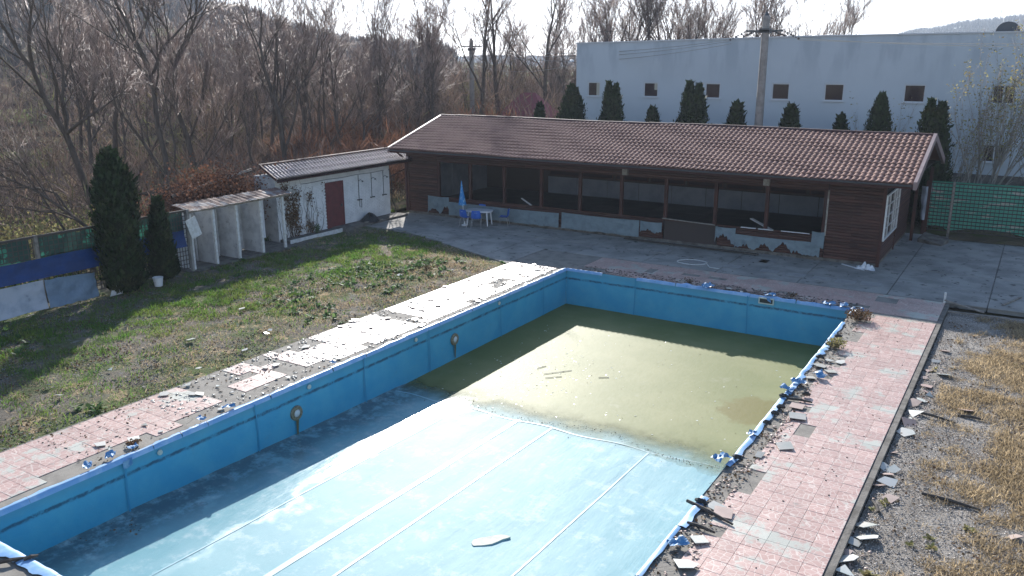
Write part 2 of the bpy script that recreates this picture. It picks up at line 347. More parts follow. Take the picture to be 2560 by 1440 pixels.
def scatter(T, F, P, S, Rz, tilt=.3):
    """copies of a template (k verts) at P with sizes S, headings Rz and a random tilt -> V, F, tint"""
    n = len(P); k = len(T); T = np.asarray(T, float); S = np.asarray(S, float)
    if S.ndim == 1: S = np.repeat(S[:, None], 3, 1)
    Q = T[None]*S[:, None, :]
    tx, ty = rs.normal(0, tilt, n), rs.normal(0, tilt, n)
    x, y, z = Q[..., 0], Q[..., 1], Q[..., 2]
    y, z = y*np.cos(tx)[:, None]-z*np.sin(tx)[:, None], y*np.sin(tx)[:, None]+z*np.cos(tx)[:, None]
    x, z = x*np.cos(ty)[:, None]+z*np.sin(ty)[:, None], -x*np.sin(ty)[:, None]+z*np.cos(ty)[:, None]
    c, s_ = np.cos(Rz)[:, None], np.sin(Rz)[:, None]
    x, y = x*c-y*s_, x*s_+y*c
    V = np.stack([x, y, z], -1)+np.asarray(P)[:, None, :]
    FF = (np.asarray(F)[None]+(np.arange(n)*k)[:, None, None]).reshape(-1, len(F[0]))
    return V.reshape(-1, 3), FF, np.repeat(rs.rand(n), k)
def nz(x, y, s=1.0, o=0.0): return noise.noise(Vector((x*s+o, y*s-o, o)))
def copy_tree(root, loc, rz=0, scale=None):
    c = root.copy(); col.objects.link(c); c.location = loc; c.rotation_euler = (0, 0, rz)
    if scale: c.scale = scale
    for ch in root.children:
        d = ch.copy(); col.objects.link(d); d.parent = c
        for g in ch.children:
            e = g.copy(); col.objects.link(e); e.parent = d
    return c
def azd(a, d): return (math.sin(R(a))*d, math.cos(R(a))*d)     # compass bearing (degrees from +Y) and distance

# ================================================================== GROUND
PX0, PX1, PY0, PY1 = -14.5, -4.35, 5.8, 26.9      # pool rim
def floor_z(y): return -1.08-.0252*(y-5.8) if y < 17 else -1.362-.075*(y-17)
g = MB()
xs = [-3000, -300, -80, PX0-.3, PX1+.3, 30, 300, 3000]; ys = [-300, -30, PY0-.3, PY1+.3, 60, 400, 5000]
for i in range(len(xs)-1):
    for j in range(len(ys)-1):
        if xs[i] >= PX0-.31 and xs[i+1] <= PX1+.31 and ys[j] >= PY0-.31 and ys[j+1] <= PY1+.31: continue
        g.add([(xs[i],ys[j],-.22),(xs[i+1],ys[j],-.22),(xs[i+1],ys[j+1],-.22),(xs[i],ys[j+1],-.22)], [(0,1,2,3)])
setprops(g.build('ground', 'ground'), kind='structure')

def patch(name, mat, x0, x1, y0, y1, st, z, amp, inside=None):
    nx = int((x1-x0)/st); ny = int((y1-y0)/st)
    X, Y = np.meshgrid(np.linspace(x0, x1, nx+1), np.linspace(y0, y1, ny+1))
    Z = np.array([z+amp*(nz(a, b, .6, 3)+.6*nz(a, b, 2.3, 9)+.35*nz(a, b, 6, 1)) for a, b in zip(X.ravel(), Y.ravel())])
    V = np.stack([X.ravel(), Y.ravel(), Z], -1)
    F = [(j*(nx+1)+i, j*(nx+1)+i+1, (j+1)*(nx+1)+i+1, (j+1)*(nx+1)+i) for j in range(ny) for i in range(nx)]
    if inside: F = [f for f in F if inside((V[f[0]][0]+V[f[2]][0])/2, (V[f[0]][1]+V[f[2]][1])/2)]
    o = link(name, npmesh(name, V, F, mat, smooth=True)); return setprops(o, kind='structure')
def lawn_in(x, y):      # the concrete yard cuts the far corner off on a slant
    return y < 28.6-(x+22.4)*.38 and x < -16.9 if x > -22.4 else y < 30.0 and x < -16.9
patch('lawn_ground', 'lawn', -28.4, -16.9, 2, 30, .14, -.06, .045, lambda x, y: y < (28.7-(x+22.4)*.4 if x > -22.4 else 29.6))
patch('meadow_ground', 'ground', -90, -28.4, -6, 80, 1.0, -.02, .15)
patch('back_ground', 'ground', -28.4, 40, 41.3, 90, 1.2, -.04, .08)
patch('gravel_ground', 'gravel_bed', -1.78, 7, 2, 29.0, .09, -.13, .03)

# hills: crest height follows the bearing
def crest(a):           # elevation in degrees of the skyline for a bearing
    pts = [(-110,9),(-85,8.2),(-66,6.4),(-60,4.6),(-55,3.9),(-50,2.9),(-46,1.6),(-42,.7),(-36,.35),(-25,.3),(-12,.3),(-9.5,.9),(-7,1.5),(-4,1.95),(-1.5,2.15),(2,2.3),(8,1.6),(20,1)]
    for (a0, e0), (a1, e1) in zip(pts, pts[1:]):
        if a0 <= a <= a1:
            t = (a-a0)/(a1-a0); return e0+(e1-e0)*t*t*(3-2*t)
    return pts[-1][1]
def hill_h(a, d):
    D = 330; h = (math.tan(R(crest(a)))*D+6) if a < -38 else (math.tan(R(crest(-38)))*D+6)*max(0, 1-(a+38)/14)
    if a >= -38: h = max(h, 0)
    t = min(1, max(0, (d-75)/(D-75))); s_ = t**1.25
    if d > D: s_ = 1-min(1, (d-D)/500)*.5
    return -.3+h*s_+(1.8*nz(a*.6, d*.03, 1, 5)+.9*nz(a*1.5, d*.08, 1, 2))*min(1, t*3)
hb = MB(); na, nd = 110, 44
hb.grid(lambda u, v: (lambda a, d: (*azd(a, d), hill_h(a, d)))(-112+u*90, 72+(v**1.6)*700), na, nd)
setprops(hb.build('hills', 'hill', smooth=True), kind='structure')
fb = MB()
fb.grid(lambda u, v: (lambda a, d: (*azd(a, d), -1+math.sin(math.pi*min(1, v*1.0)*.5)*(math.tan(R(crest(a)))*1200+7+6*nz(a*.9, v*2, 1, 8))))(-40+u*75, 780+v*420), 90, 8)
setprops(fb.build('far_hills', 'hill_far', smooth=True), kind='structure')

# ================================================================== POOL
pool = thing('swimming_pool', 'drained rectangular swimming pool lined in blue with green frozen water at its far end', 'swimming pool', (-9.4, 16, 0))
def wallgrid(p0, p1, nseg, zt, inward):
    m = MB(); a, b = Vector(p0), Vector(p1); L = (b-a).length; d = (b-a)/L; nrm = Vector(inward)
    def fn(u, v):
        q = a+d*(u*L); zb = floor_z(q.y)-.35
        bulge = .02*nz(u*L, v*1.5, .8, 4)+.012*nz(u*L, v*3, 3, 7)
        z = zt+(zb-zt)*v
        k = .0
        if v < .001: k = -.03
        q2 = q+nrm*(bulge*(1 if v > .02 else 0)+k); return (q2.x, q2.y, z+(.012*nz(u*L, 0, 1.5, 6) if v < .1 else 0))
    m.grid(fn, nseg, 12); return m
for p0, p1, n_, inn in (((PX0,PY0,0),(PX0,PY1,0),130,(1,0,0)), ((PX0,PY1,0),(PX1,PY1,0),70,(0,-1,0)), ((PX1,PY1,0),(PX1,PY0,0),130,(-1,0,0)), ((PX1,PY0,0),(PX0,PY0,0),70,(0,1,0))):
    wallgrid(p0, p1, n_, .005, inn).build('wall', 'liner', pool, smooth=True)
fl = MB()
def ffn(u, v):
    x = PX0-.05+u*(PX1-PX0+.1); y = PY0-.05+v*(PY1-PY0+.1)
    z = floor_z(y)+.012*nz(x, y, .5, 2)+.006*nz(x, y*.35, 2.2, 5)+.003*nz(x, y, 5, 8)
    e = min(x-PX0, PX1-x); 
    if e < .12: z += .05*(1-max(e, 0)/.12)**2
    return (x, y, z)
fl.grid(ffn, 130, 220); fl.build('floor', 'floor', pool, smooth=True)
def seam(x0, x1, ya, yb, wd):
    m = MB(); n_ = 60
    m.grid(lambda u, v: (x0+(x1-x0)*v+(u-.5)*wd, ya+(yb-ya)*v, ffn(((x0+(x1-x0)*v)-PX0+.05)/(PX1-PX0+.1), ((ya+(yb-ya)*v)-PY0+.05)/(PY1-PY0+.1))[2]+.008), 1, n_)
    m.build('seam', 'seam', pool)
for x, wd in ((-10.5,.13),(-9.52,.06),(-6.9,.04),(-12.2,.03)): seam(x, x+.05, 6, 16.9, wd)
m = MB()
m.grid(lambda u, v: (PX0+.1+u*(PX1-PX0-.2), 16.72+.35*u+.05*math.sin(u*30)+(v-.5)*.05, floor_z(16.8+.3*u)+.012), 60, 1); m.build('seam', 'seam', pool)
M['weld'] = pmat('wall_weld_seam', (.035,.26,.43), rough=.5)
for y in (8.6, 11.9, 15.6, 18.4, 22.3, 25.1):
    m = MB(); m.grid(lambda u, v: (PX0+.034+.006*math.sin(v*5+y), y+(u-.5)*.035+.02*math.sin(v*3+y), -.02+(floor_z(y)-.0)*v), 1, 6); m.build('seam', 'weld', pool)
for x in (-11.7, -7.6):
    m = MB(); m.grid(lambda u, v: (x+(u-.5)*.035+.02*math.sin(v*3+x), PY1-.034, -.02-1.6*v), 1, 6); m.build('seam', 'weld', pool)
pp = [(-8.05+.25*math.cos(t)*(1+.2*math.sin(3*t))+.2, 11.65+.2*math.sin(t)+.25*math.cos(t)) for t in [k*math.pi/8 for k in range(16)]]
m = MB(); m.prism(pp, floor_z(11.6)-.01, floor_z(11.6)+.02); o = m.build('patch', pmat('mortar_patch', (.62,.60,.5), (.5,.5,.44), 8), pool); o['label'] = 'oval patch of pale mortar on the pool floor'
# liner folded over the concrete rim, lifted and torn here and there
def fold(p0, p1, outw, name='liner_fold', wmin=.10, wmax=.17, gaps=()):
    a, b = Vector(p0), Vector(p1); L = (b-a).length; d = (b-a)/L; o_ = Vector(outw); t = 0; sg = []
    while t < L:
        s_ = random.uniform(.6, 1.7); e = min(L, t+s_)
        if not any(g0 < (t+e)/2 < g1 for g0, g1 in gaps): sg.append((t, e))
        t = e+random.uniform(0, .04)
    for (s0, e) in sg:
        wd = random.uniform(wmin, wmax); lift = random.uniform(0, .05); oo = random.uniform(0, 50); mm = MB()
        def fn(u, v):
            q = a+d*(s0+(e-s0)*u); ww = wd*(1+.35*nz(u*3, oo, 1, oo)); x = -.02+v*ww
            z = .016+.02*math.sin(v*math.pi)+lift*v*v*abs(nz(u*2+oo, 0, 1, 3))*2+.02*nz(u*5+oo, v*2, 1.5, 1)*v
            if v == 0: z = -.06
            r = q+o_*x; return (r.x, r.y, z)
        mm.grid(fn, 10, 4); mm.build(name, 'linerfold', pool, smooth=True)
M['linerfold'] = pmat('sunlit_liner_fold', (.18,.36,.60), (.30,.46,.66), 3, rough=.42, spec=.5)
fold((PX0,PY0,0), (PX0,PY1,0), (-1,0,0)); fold((PX1,PY0,0), (PX1,PY1,0), (1,0,0), gaps=((7.4,8.7),(19.6,20.4)), wmin=.13, wmax=.22)
fold((PX0,PY1,0), (PX1,PY1,0), (0,1,0), gaps=((2,3),)); fold((PX0,PY0,0), (PX1,PY0,0), (0,-1,0), wmin=.22, wmax=.3)
# crumpled torn flaps
def flap(x, y, s_, par=pool, mat='linerflap'):
    mm = MB(); a0 = random.uniform(0, 6.3); oo = random.uniform(0, 99)
    def fn(u, v):
        X = (u-.5)*s_*1.1; Y = (v-.5)*s_*.7; Z = .05+s_*.25*abs(nz(u*2.2, v*2.2, 1, oo))*2+.02
        return (x+X*math.cos(a0)-Y*math.sin(a0)+.025*nz(u*3, v*3, 1, oo+5), y+X*math.sin(a0)+Y*math.cos(a0), Z)
    mm.grid(fn, 6, 5); mm.build('torn_flap', mat, par)
M['linerflap'] = pmat('torn_liner', (.06,.20,.40), (.20,.34,.48), 9, rough=.45)
for x, y, s_ in ((-4.29,19.05,.3),(-4.19,19.64,.32),(-3.85,20.35,.34),(-4.1,11.5,.3),(-6.91,27.0,.32),(-5.04,27.0,.34),(-4.6,27.0,.34),(-4.12,26.7,.4),(-9.02,27.0,.45),
               (-14.75,8.5,.26),(-14.72,8.96,.2),(-14.72,8.0,.22),(-14.7,10.6,.2),(-14.7,11.35,.26),(-14.72,14.7,.15),(-4.45,14.75,.35),(-4.3,16.2,.2)): flap(x, y, s_)
m = MB()   # flap hanging down the left wall
m.grid(lambda u, v: (-14.44+.03*math.sin(u*5), 8.55+.22*u, .0-.16*v), 4, 3); m.build('torn_flap', 'linerflap', pool)
# underwater lamps and inlets
for y in (13.12, 19.67):
    mm = MB(); mm.lathe([(0,.03),(.09,.035),(.10,.05),(.17,.05),(.19,.02),(.19,0)], n=20)
    rm = Matrix.Rotation(R(90), 3, 'Y')
    mm.v = [tuple(rm @ Vector(p)+Vector((-14.49, y, -.69))) for p in mm.v]
    ul = mm.build('underwater_lamp', 'lightrim', pool, smooth=False)
    m2 = MB(); m2.lathe([(0,.075),(.06,.07),(.10,.045),(.10,.03)], n=16); m2.v = [tuple(rm @ Vector(p)+Vector((-14.49, y, -.69))) for p in m2.v]; m2.build('lens', 'lens', ul, smooth=True)
    m3 = MB(); m3.grid(lambda u, v: (-14.455+.0*v, y-.045+.09*u*(1-.5*v), -.86-.42*v), 2, 4); o = m3.build('rust_streak', pmat('rust_streak', (.12,.11,.05), rough=.8), pool)
for y in (9.39, 13.59, 17.8, 22.2):
    mm = MB(); mm.lathe([(0,.03),(.025,.03),(.03,.022),(.055,.022),(.06,0)], n=14); rm = Matrix.Rotation(R(90), 3, 'Y')
    mm.v = [tuple(rm @ Vector(p)+Vector((-14.48, y, -.165))) for p in mm.v]; mm.build('water_inlet', 'fit', pool)
sk = MB(); X0, X1, Z0, Z1 = -7.24, -6.74, -.21, .0
for b_ in ((X0, X1, Z0, Z0+.035), (X0, X1, Z1-.035, Z1), (X0, X0+.035, Z0+.035, Z1-.035), (X1-.035, X1, Z0+.035, Z1-.035)): sk.box(b_[0], b_[1], 26.83, 26.90, b_[2], b_[3])
s_o = sk.build('skimmer', 'fit', pool); MB().box(X0+.035, X1-.035, 26.84, 26.86, Z0+.035, Z1-.035).build('skimmer_mouth', 'black', s_o)
mm = MB(); mm.grid(lambda u, v: (-6.98+.12*u+.05*v, 26.82-.03*v, .02-.15*v*(.6+.4*u)), 3, 3); mm.build('torn_flap', 'linerflap', pool)

wt = MB(); wt.grid(lambda u, v: (PX0-.02+u*(PX1-PX0+.04), 16.2+v*(PY1-16.2+.02), -1.35), 4, 6)
setprops(wt.build('pool_water', 'water'), kind='structure')
# floating bits of ice and sticks
tv = []; 
ice = [[-.5,-.4,0],[.5,-.5,0],[.35,.5,0],[-.3,.4,0],[0,0,.06]]; IF = [[0,1,4],[1,2,4],[2,3,4],[3,0,4]]
n_ = 260; P = np.stack([rs.uniform(-14, -5, n_), rs.uniform(17.5, 25, n_), np.full(n_, -1.346)], -1)
P[:160, 0] = rs.normal(-11.6, .8, 160); P[:160, 1] = rs.normal(19.6, 1.4, 160)
V, F, t_ = scatter(ice, IF, P, rs.uniform(.015, .06, n_), rs.uniform(0, 6.3, n_), .1)
setprops(link('ice_fragments', npmesh('ice_fragments', V, F, pmat('ice', (.5,.52,.42), rough=.3), t_)), 'small fragments of ice and froth floating on the green pool water', 'ice', kind='stuff')
for k, (x, y, L, a) in enumerate(((-11.5,20.0,.9,.9),(-11.3,19.75,.5,.8),(-11.9,20.3,.35,1.2),(-10.0,20.6,.3,.6))):
    MB().bar((x, y, -1.33), (x+L*math.cos(a), y+L*math.sin(a), -1.335), .015, .01).top('stick', 'plank_dark' if k else 'plank',
        ('long pale stick','thin dark stick','short dark stick','crooked short stick')[k]+(' floating on the frozen green water' , ' beside the long stick on the green water', ' left of the sticks on the green water', ' further out on the green water')[k], 'stick')

# ================================================================== DECKS
def slab(name, x0, x1, y0, y1, z=-.014, mat='mortar'):
    o = MB().box(x0, x1, y0, y1, -.45, z).build(name, mat); return setprops(o, kind='structure')
dl = slab('left_pool_deck', -16.92, PX0-.02, -2, PY1+.05); dr = slab('right_pool_deck', PX1+.02, -1.93, -2, PY1+.05)
df = slab('far_pool_deck', -16.92, -1.93, PY1+.05+.001, 29.36); dn = slab('near_pool_deck', PX0-.02+.002, PX1+.02-.002, -2, PY0-.02)
T = .331
tile_me = []
for k in range(4):
    a = T/2-.0012; z = -.001*k; h = .011+.0015*(k % 2); b = a-.004
    mb = MB(); mb.add([(-a,-a,0),(a,-a,0),(a,a,0),(-a,a,0),(-a,-a,h-.003),(a,-a,h-.003),(a,a,h-.003),(-a,a,h-.003),(-b,-b,h),(b,-b,h),(b,b,h),(-b,b,h)],
        [(0,1,5,4),(1,2,6,5),(2,3,7,6),(3,0,4,7),(4,5,9,8),(5,6,10,9),(6,7,11,10),(7,4,8,11),(8,9,10,11)])
    tile_me.append(mb.mesh('tile', M['tile']))
def lay(deck, x0, nx, y0, ny, keep):
    cells = [(x0+(i+.5)*T, y0+(j+.5)*T) for i in range(nx) for j in range(ny)]
    cells = [c for c in cells if keep(*c)]
    cells.sort(key=lambda c: c[0]**2+c[1]**2 if c[1] > 8 else 900+c[0]**2)
    for x, y in cells[:298]:
        o = link('tile', random.choice(tile_me), deck, (x, y, -.0135+random.uniform(0, .002))); o.rotation_euler = (random.uniform(-.006, .006), random.uniform(-.006, .006), 0)
    if cells[298:]:
        m = MB()
        for x, y in cells[298:]:
            a = T/2-.003; m.box(x-a, x+a, y-a, y+a, -.0135, -.002)
        m.build('tile', 'tile', deck)['kind'] = 'stuff'
lay(dr, -1.93-6*T, 6, 29.33-76*T, 68, lambda x, y: y < 26.95 and not (x < -3.6 and nz(x, y, .8, 11) > .12) and not (x < -3.2 and nz(x, y, 1.1, 5) > .34))
lay(dr, -1.93-6*T, 6, 0, 0, lambda x, y: True)
lay(df, -1.93-45*T, 45, 29.34-7*T, 7, lambda x, y: not (x < -14.2) and not (y < 27.6 and nz(x, y, .7, 3) > .1) and nz(x, y, 1, 8) < .42)
def left_keep(x, y):
    if y < 11.6: return not (x > -15.25 and nz(x, y, .9, 2) > -.1) and x < -14.85
    if y < 14.2: return x < -15.6 and nz(x, y, 1.0, 4) > .18 or (x > -15.9 and x < -15.2 and 12.2 < y < 13.6)
    return nz(x, y, .55, 6) > -.34 and not (x > -15.1 and nz(x, y, 1, 3) > .1) and x < -14.85
lay(dl, -16.88, 6, 4.0, 69, left_keep)
MB().box(-1.925, -1.80, -2, 29.3, -.4, -.022).build('edge_kerb', 'kerb', dr)
MB().box(-17.0, -16.925, -2, 27.0, -.4, -.03).build('edge_kerb', 'kerb', dl)

# concrete yard in slabs
def clip(poly, a, b):    # keep the left side of a->b
    out = []; f = lambda p: (b[0]-a[0])*(p[1]-a[1])-(b[1]-a[1])*(p[0]-a[0])
    for i in range(len(poly)):
        p, q = poly[i], poly[(i+1) % len(poly)]; fp, fq = f(p), f(q)
        if fp >= 0: out.append(p)
        if (fp > 0 > fq) or (fp < 0 < fq):
            t = fp/(fp-fq); out.append((p[0]+(q[0]-p[0])*t, p[1]+(q[1]-p[1])*t))
    return out
yard = setprops(MB().add([(-27.3,29.8,-.03),(-22.4,28.65,-.03),(-16.9,26.5,-.03),(-16.93,29.36,-.03),(14,29.36,-.03),(14,41.0,-.03),(-27.3,41.0,-.03)], [(0,1,2,3,4,5,6)]).build('concrete_yard', 'kerb'), kind='structure')
outline = [(-27.3,29.85),(-22.4,28.65),(-16.95,26.55),(-16.95,29.38),(14,29.38),(14,40.9),(-27.3,40.9)]
cx = list(np.arange(-27.3, 14.1, 2.95)); cy = [26.5, 29.38, 31.3, 33.6, 36.2, 38.6, 40.9]
for i in range(len(cx)-1):
    for j in range(len(cy)-1):
        x0, x1, y0, y1 = cx[i], cx[i+1], cy[j], cy[j+1]; g_ = .015
        if x1 < -4.9 and y0 > 33.5: continue
        p = [(x0+g_,y0+g_),(x1-g_,y0+g_),(x1-g_,y1-g_),(x0+g_,y1-g_)]
        if y0 < 29:
            if x0 > -16.9: continue
            p = clip(p, (-22.4,28.65), (-16.95,26.55)) if x1 > -22.4 else p
            if x0 < -22.4 and p: p = clip(p, (-27.3,29.85), (-22.4,28.65))
            if p: p = clip(p, (-16.95,20), (-16.95,40))
        if len(p) < 3: continue
        MB().prism(p, -.15, 0.0+random.uniform(-.008, .004)).build('slab', 'concrete', yard)
for x, y in ((-9.33,30.51),(-7.91,30.49),(-6.93,30.43),(-6.01,30.4),(-5.2,30.4),(-8.35,32.0),(-10.68,30.56),(-12.6,31.6),(-8.7,31.95),(-4.4,30.5)):
    MB().box(x-.33, x+.33, y-.28, y+.28, .002, .014).build('paving_tile', pmatc if (pmatc := M.get('pavt')) else M.setdefault('pavt', pmat('pale_paving', (.30,.29,.27), (.24,.23,.22), 5, rough=.6)), yard)

# ================================================================== VERANDA BUILDING
BX0, BX1, FY, BY = -27.25, -4.65, 33.3, 40.5
bld = thing('veranda_building', 'long single-storey timber pavilion with open front and brown metal-tile roof', 'building', (-16, 36.8, 0))
EY, EZ, RY, RZ = 32.3, 3.36, 36.75, 4.73; RX0, RX1 = -27.55, -3.6
MB().box(BX0, BX1, FY+.02, BY, -.2, .12).build('plinth', 'kerb', bld)
# roof deck and tiles
sl = (RZ-EZ)/(RY-EY)
m = MB()
def roofslab(y0, z0, y1, z1, th=.06): m.add([(x, y, z-t) for x in (RX0, RX1) for y, z in ((y0, z0), (y1, z1)) for t in (0, th)], [(0,4,6,2),(1,3,7,5),(0,1,5,4),(2,6,7,3),(0,2,3,1),(4,5,7,6)])
roofslab(EY, EZ-.03, RY, RZ-.03); roofslab(2*RY-EY, EZ-.03, RY+.001, RZ-.03); roof = m.build('roof', 'rooftile', bld)
TW, TL = .2101, .3365; nrow = 14; ncol = int(round((RX1-RX0)/TW)); sL = math.hypot(RY-EY, RZ-EZ); TL = sL/nrow; ca, sa = (RY-EY)/sL, (RZ-EZ)/sL
prof = [(0,.0),(.16,.028),(.34,.044),(.55,.034),(.75,.008),(.88,-.006),(1,.0)]
def tilegeo(mb, ox, oy, oz):
    vs = []
    bow = [0,-.004,-.012,-.016,-.012,-.004,0]
    for k, (u, h) in enumerate(prof):
        for s_, hh in ((0+bow[k]*1.5, h+.036), (0+bow[k]*1.5, h+.002), (TL+.01+bow[k]*1.5, h+.0)):
            vs.append((ox+u*TW*.995, oy+s_*ca-hh*sa, oz+s_*sa+hh*ca))
    fs = []
    for k in range(len(prof)-1):
        a, b = k*3, (k+1)*3; fs += [(a+1, b+1, b, a), (a, b, b+2, a+2)]
    mb.add(vs, fs)
tm = MB(); tilegeo(tm, 0, 0, 0); tme = tm.mesh('tile', M['rooftile'], smooth=False); rest = MB()
ct = sorted([(i, j) for i in range(ncol) for j in range(nrow)], key=lambda c: (c[0]-ncol)**2)[::1]
near = set(ct[:299])
for i, j in ct:
    sg_ = .022*math.sin(i*.11)+.012*math.sin(i*.31+j)+random.uniform(-.003, .003); p = (RX0+i*TW, EY-.03+j*TL*ca, EZ-.03+j*TL*sa+sg_+.01)
    if (i, j) in near:
        link('tile', tme, roof, (p[0]+16, p[1]-36.8, p[2]))
    else: tilegeo(rest, *p)
rest.build('tile', 'rooftile', roof)['kind'] = 'stuff'
m = MB()
for k in range(24):     # ridge caps, each lapped over the next
    x0 = RX0-.05+k*(RX1-RX0+.1)/24; x1 = x0+(RX1-RX0+.1)/24+.03; mm = MB()
    mm.grid(lambda u, v: (x0+(x1-x0)*u, RY+.13*math.cos(math.pi*v), RZ-.02+.022*math.sin((x0-RX0)/TW*.11)+.085*math.sin(math.pi*v)+.008*(1-u)), 1, 6); mm.build('ridge_cap', 'trim', roof)
for x0, x1 in ((RX1-.03, RX1+.09), (RX0-.09, RX0+.03)):
    for s_ in (1, -1):
        e = EY-.06 if s_ == 1 else 2*RY-EY+.06
        mm = MB(); mm.add([(x, y, z+t) for x in (x0, x1) for y, z in ((e, EZ), (RY, RZ)) for t in (-.22, .06)], [(0,4,6,2)[::-1],(1,3,7,5)[::-1],(0,1,5,4),(2,6,7,3),(0,2,3,1),(4,5,7,6)]); mm.build('verge_board', 'verge', roof)
MB().box(RX0, RX1-.04, EY-.03, EY+.0, EZ-.20, EZ-.035).build('fascia', 'trim', bld)
m = MB(); m.grid(lambda u, v: (RX0+.02+(RX1-RX0-.1)*u, EY-.10+.06*math.cos(math.pi*(1+v)), EZ-.06-.06*math.sin(math.pi*v)), 1, 6); m.build('gutter', 'steel', bld)
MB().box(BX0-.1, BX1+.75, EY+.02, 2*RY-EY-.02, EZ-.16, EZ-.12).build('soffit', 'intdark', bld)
# gable end under the right roof end
m = MB()
for k in range(9):
    z0 = EZ-.10+k*.15; 
    if z0 > RZ-.2: break
    hw = (RZ-.12-z0)/sl; mm = MB(); mm.box(BX1-.0, BX1+.03, RY-hw, RY+hw, z0, z0+.145); mm.build('board', 'wood', bld)
# log siding
def board(x0, x1, y, z0, h, par=bld, axis='x', mat='wood'):
    mb = MB(); j = random.uniform(0, .006); pr = ((0, 0), (.018+j, .022), (.024+j, h*.5), (.018+j, h-.022), (0, h-.004), (-.04, h-.004), (-.04, 0))
    vs = []
    for e in (x0, x1):
        for d, z in pr: vs.append((e, y-d, z0+z) if axis == 'x' else (y+d, e, z0+z))
    n_ = len(pr); fs = [(k, (k+1) % n_, n_+(k+1) % n_, n_+k) for k in range(n_)]+[tuple(range(n_))[::-1], tuple(range(n_, 2*n_))]
    if axis == 'x': fs = [f[::-1] for f in fs]
    mb.add(vs, fs); return mb.build('board', mat, par)
H = .118
for k in range(26):
    z = .12+k*H
    if z+H > 3.24: break
    board(-27.2, -25.35, FY, z, H)
    board(-6.62, -5.7+.3*(k % 2), FY, z, H); board(-5.695+.3*(k % 2), BX1-.01, FY, z, H)
    board(FY+.01, 36.9, BX1, z, H, axis='y') if z < .9 or z > 2.75 else None
    board(36.905, BY, BX1, z, H, axis='y')
for k in range(4):
    for x0, x1 in ((-25.33, -20.2), (-20.195, -15.4), (-15.395, -10.9), (-10.895, -6.66)): board(x0, x1, FY, 2.77+k*H, H)
for k in range(8):      # parapet boards below the opening
    if .13+k*H+H > .97: break
    for x0, x1 in ((-25.33, -20.2), (-20.195, -15.4), (-15.395, -13.3), (-10.9, -6.66)): board(x0, x1, FY+.03, .13+k*H, H)
MB().box(-13.25, -10.95, FY+.05, FY+.09, .12, 1.02).build('panel', 'intdark', bld)
MB().box(-25.35, -6.62, FY-.04, FY+.12, .965, 1.01).build('sill', 'wood_dark', bld)
MB().box(-25.35, -6.62, FY-.05, FY+.10, 2.72, 2.765).build('lintel', 'wood_dark', bld)
MB().box(-6.66, -6.60, FY-.05, FY+.0, 1.0, 2.765).build('trim_strip', 'plank', bld)
for x in (-25.3,-23.37,-21.4,-19.36,-17.34,-15.3,-13.23,-11.05,-8.95,-6.72): MB().box(x-.07, x+.07, FY-.02, FY+.11, 1.01, 2.72).build('post', 'wood_dark', bld)
for x in (-15.1, -9.0): MB().box(x-.12, x+.12, FY-.16, FY-.03, 2.78, 3.24).build('beam_end', 'plank', bld)
MB().box(BX0-.02, BX0+.12, FY-.06, FY+.08, .12, 3.25).build('corner_post', 'wood_dark', bld)
MB().box(BX1-.05, BX1+.06, FY-.05, FY+.05, 0, 3.25).build('corner_post', 'wood_dark', bld)
MB().box(BX1+.0, BX1+.05, 36.84, 36.93, 0, 3.2).build('corner_post', 'wood_dark', bld)
m = MB(); m.tube([(-27.3,32.42,3.22),(-27.3,32.9,2.95),(-27.3,33.2,2.7),(-27.3,33.22,.1)], .045, 8); m.build('downpipe', 'trim', bld)
m = MB(); m.tube([(-27.35,33.2,2.25),(-27.5,32.2,1.95)], .035, 6); m.build('brace', 'wood_dark', bld)
# interior
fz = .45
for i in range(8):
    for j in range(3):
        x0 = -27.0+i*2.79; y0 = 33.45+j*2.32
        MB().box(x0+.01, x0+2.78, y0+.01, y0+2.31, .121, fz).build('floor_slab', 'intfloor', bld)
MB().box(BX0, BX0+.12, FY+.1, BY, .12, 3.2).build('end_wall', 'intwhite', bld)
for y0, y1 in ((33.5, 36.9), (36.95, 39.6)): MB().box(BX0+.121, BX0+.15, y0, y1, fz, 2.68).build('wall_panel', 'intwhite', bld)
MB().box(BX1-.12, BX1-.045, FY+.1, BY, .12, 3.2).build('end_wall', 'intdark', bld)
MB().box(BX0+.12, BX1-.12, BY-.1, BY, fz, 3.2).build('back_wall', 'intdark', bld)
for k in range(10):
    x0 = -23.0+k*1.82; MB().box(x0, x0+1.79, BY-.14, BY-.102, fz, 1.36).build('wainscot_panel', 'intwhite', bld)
for k in range(9):
    x0 = -22.9+k*2.0
    w_ = MB()
    for a, b, c_, d in ((x0, x0+1.85, 1.45, 1.5), (x0, x0+1.85, 2.5, 2.55), (x0, x0+.05, 1.5, 2.5), (x0+1.8, x0+1.85, 1.5, 2.5)): w_.box(a, b, BY-.15, BY-.101, c_, d)
    w_ = w_.build('window', 'wood_dark', bld); MB().box(x0+.05, x0+1.8, BY-.12, BY-.104, 1.5, 2.5).build('pane', 'glass', w_)
    if k < 4:
        mm = MB(); mm.grid(lambda u, v: (x0+.15+u*(.9+.2*k % .5), BY-.17-.02*math.sin(u*9), 2.52-v*(.16+.1*abs(nz(u*6, k, 1, 3)))), 10, 2); mm.build('blue_rag', 'bluecloth', w_)
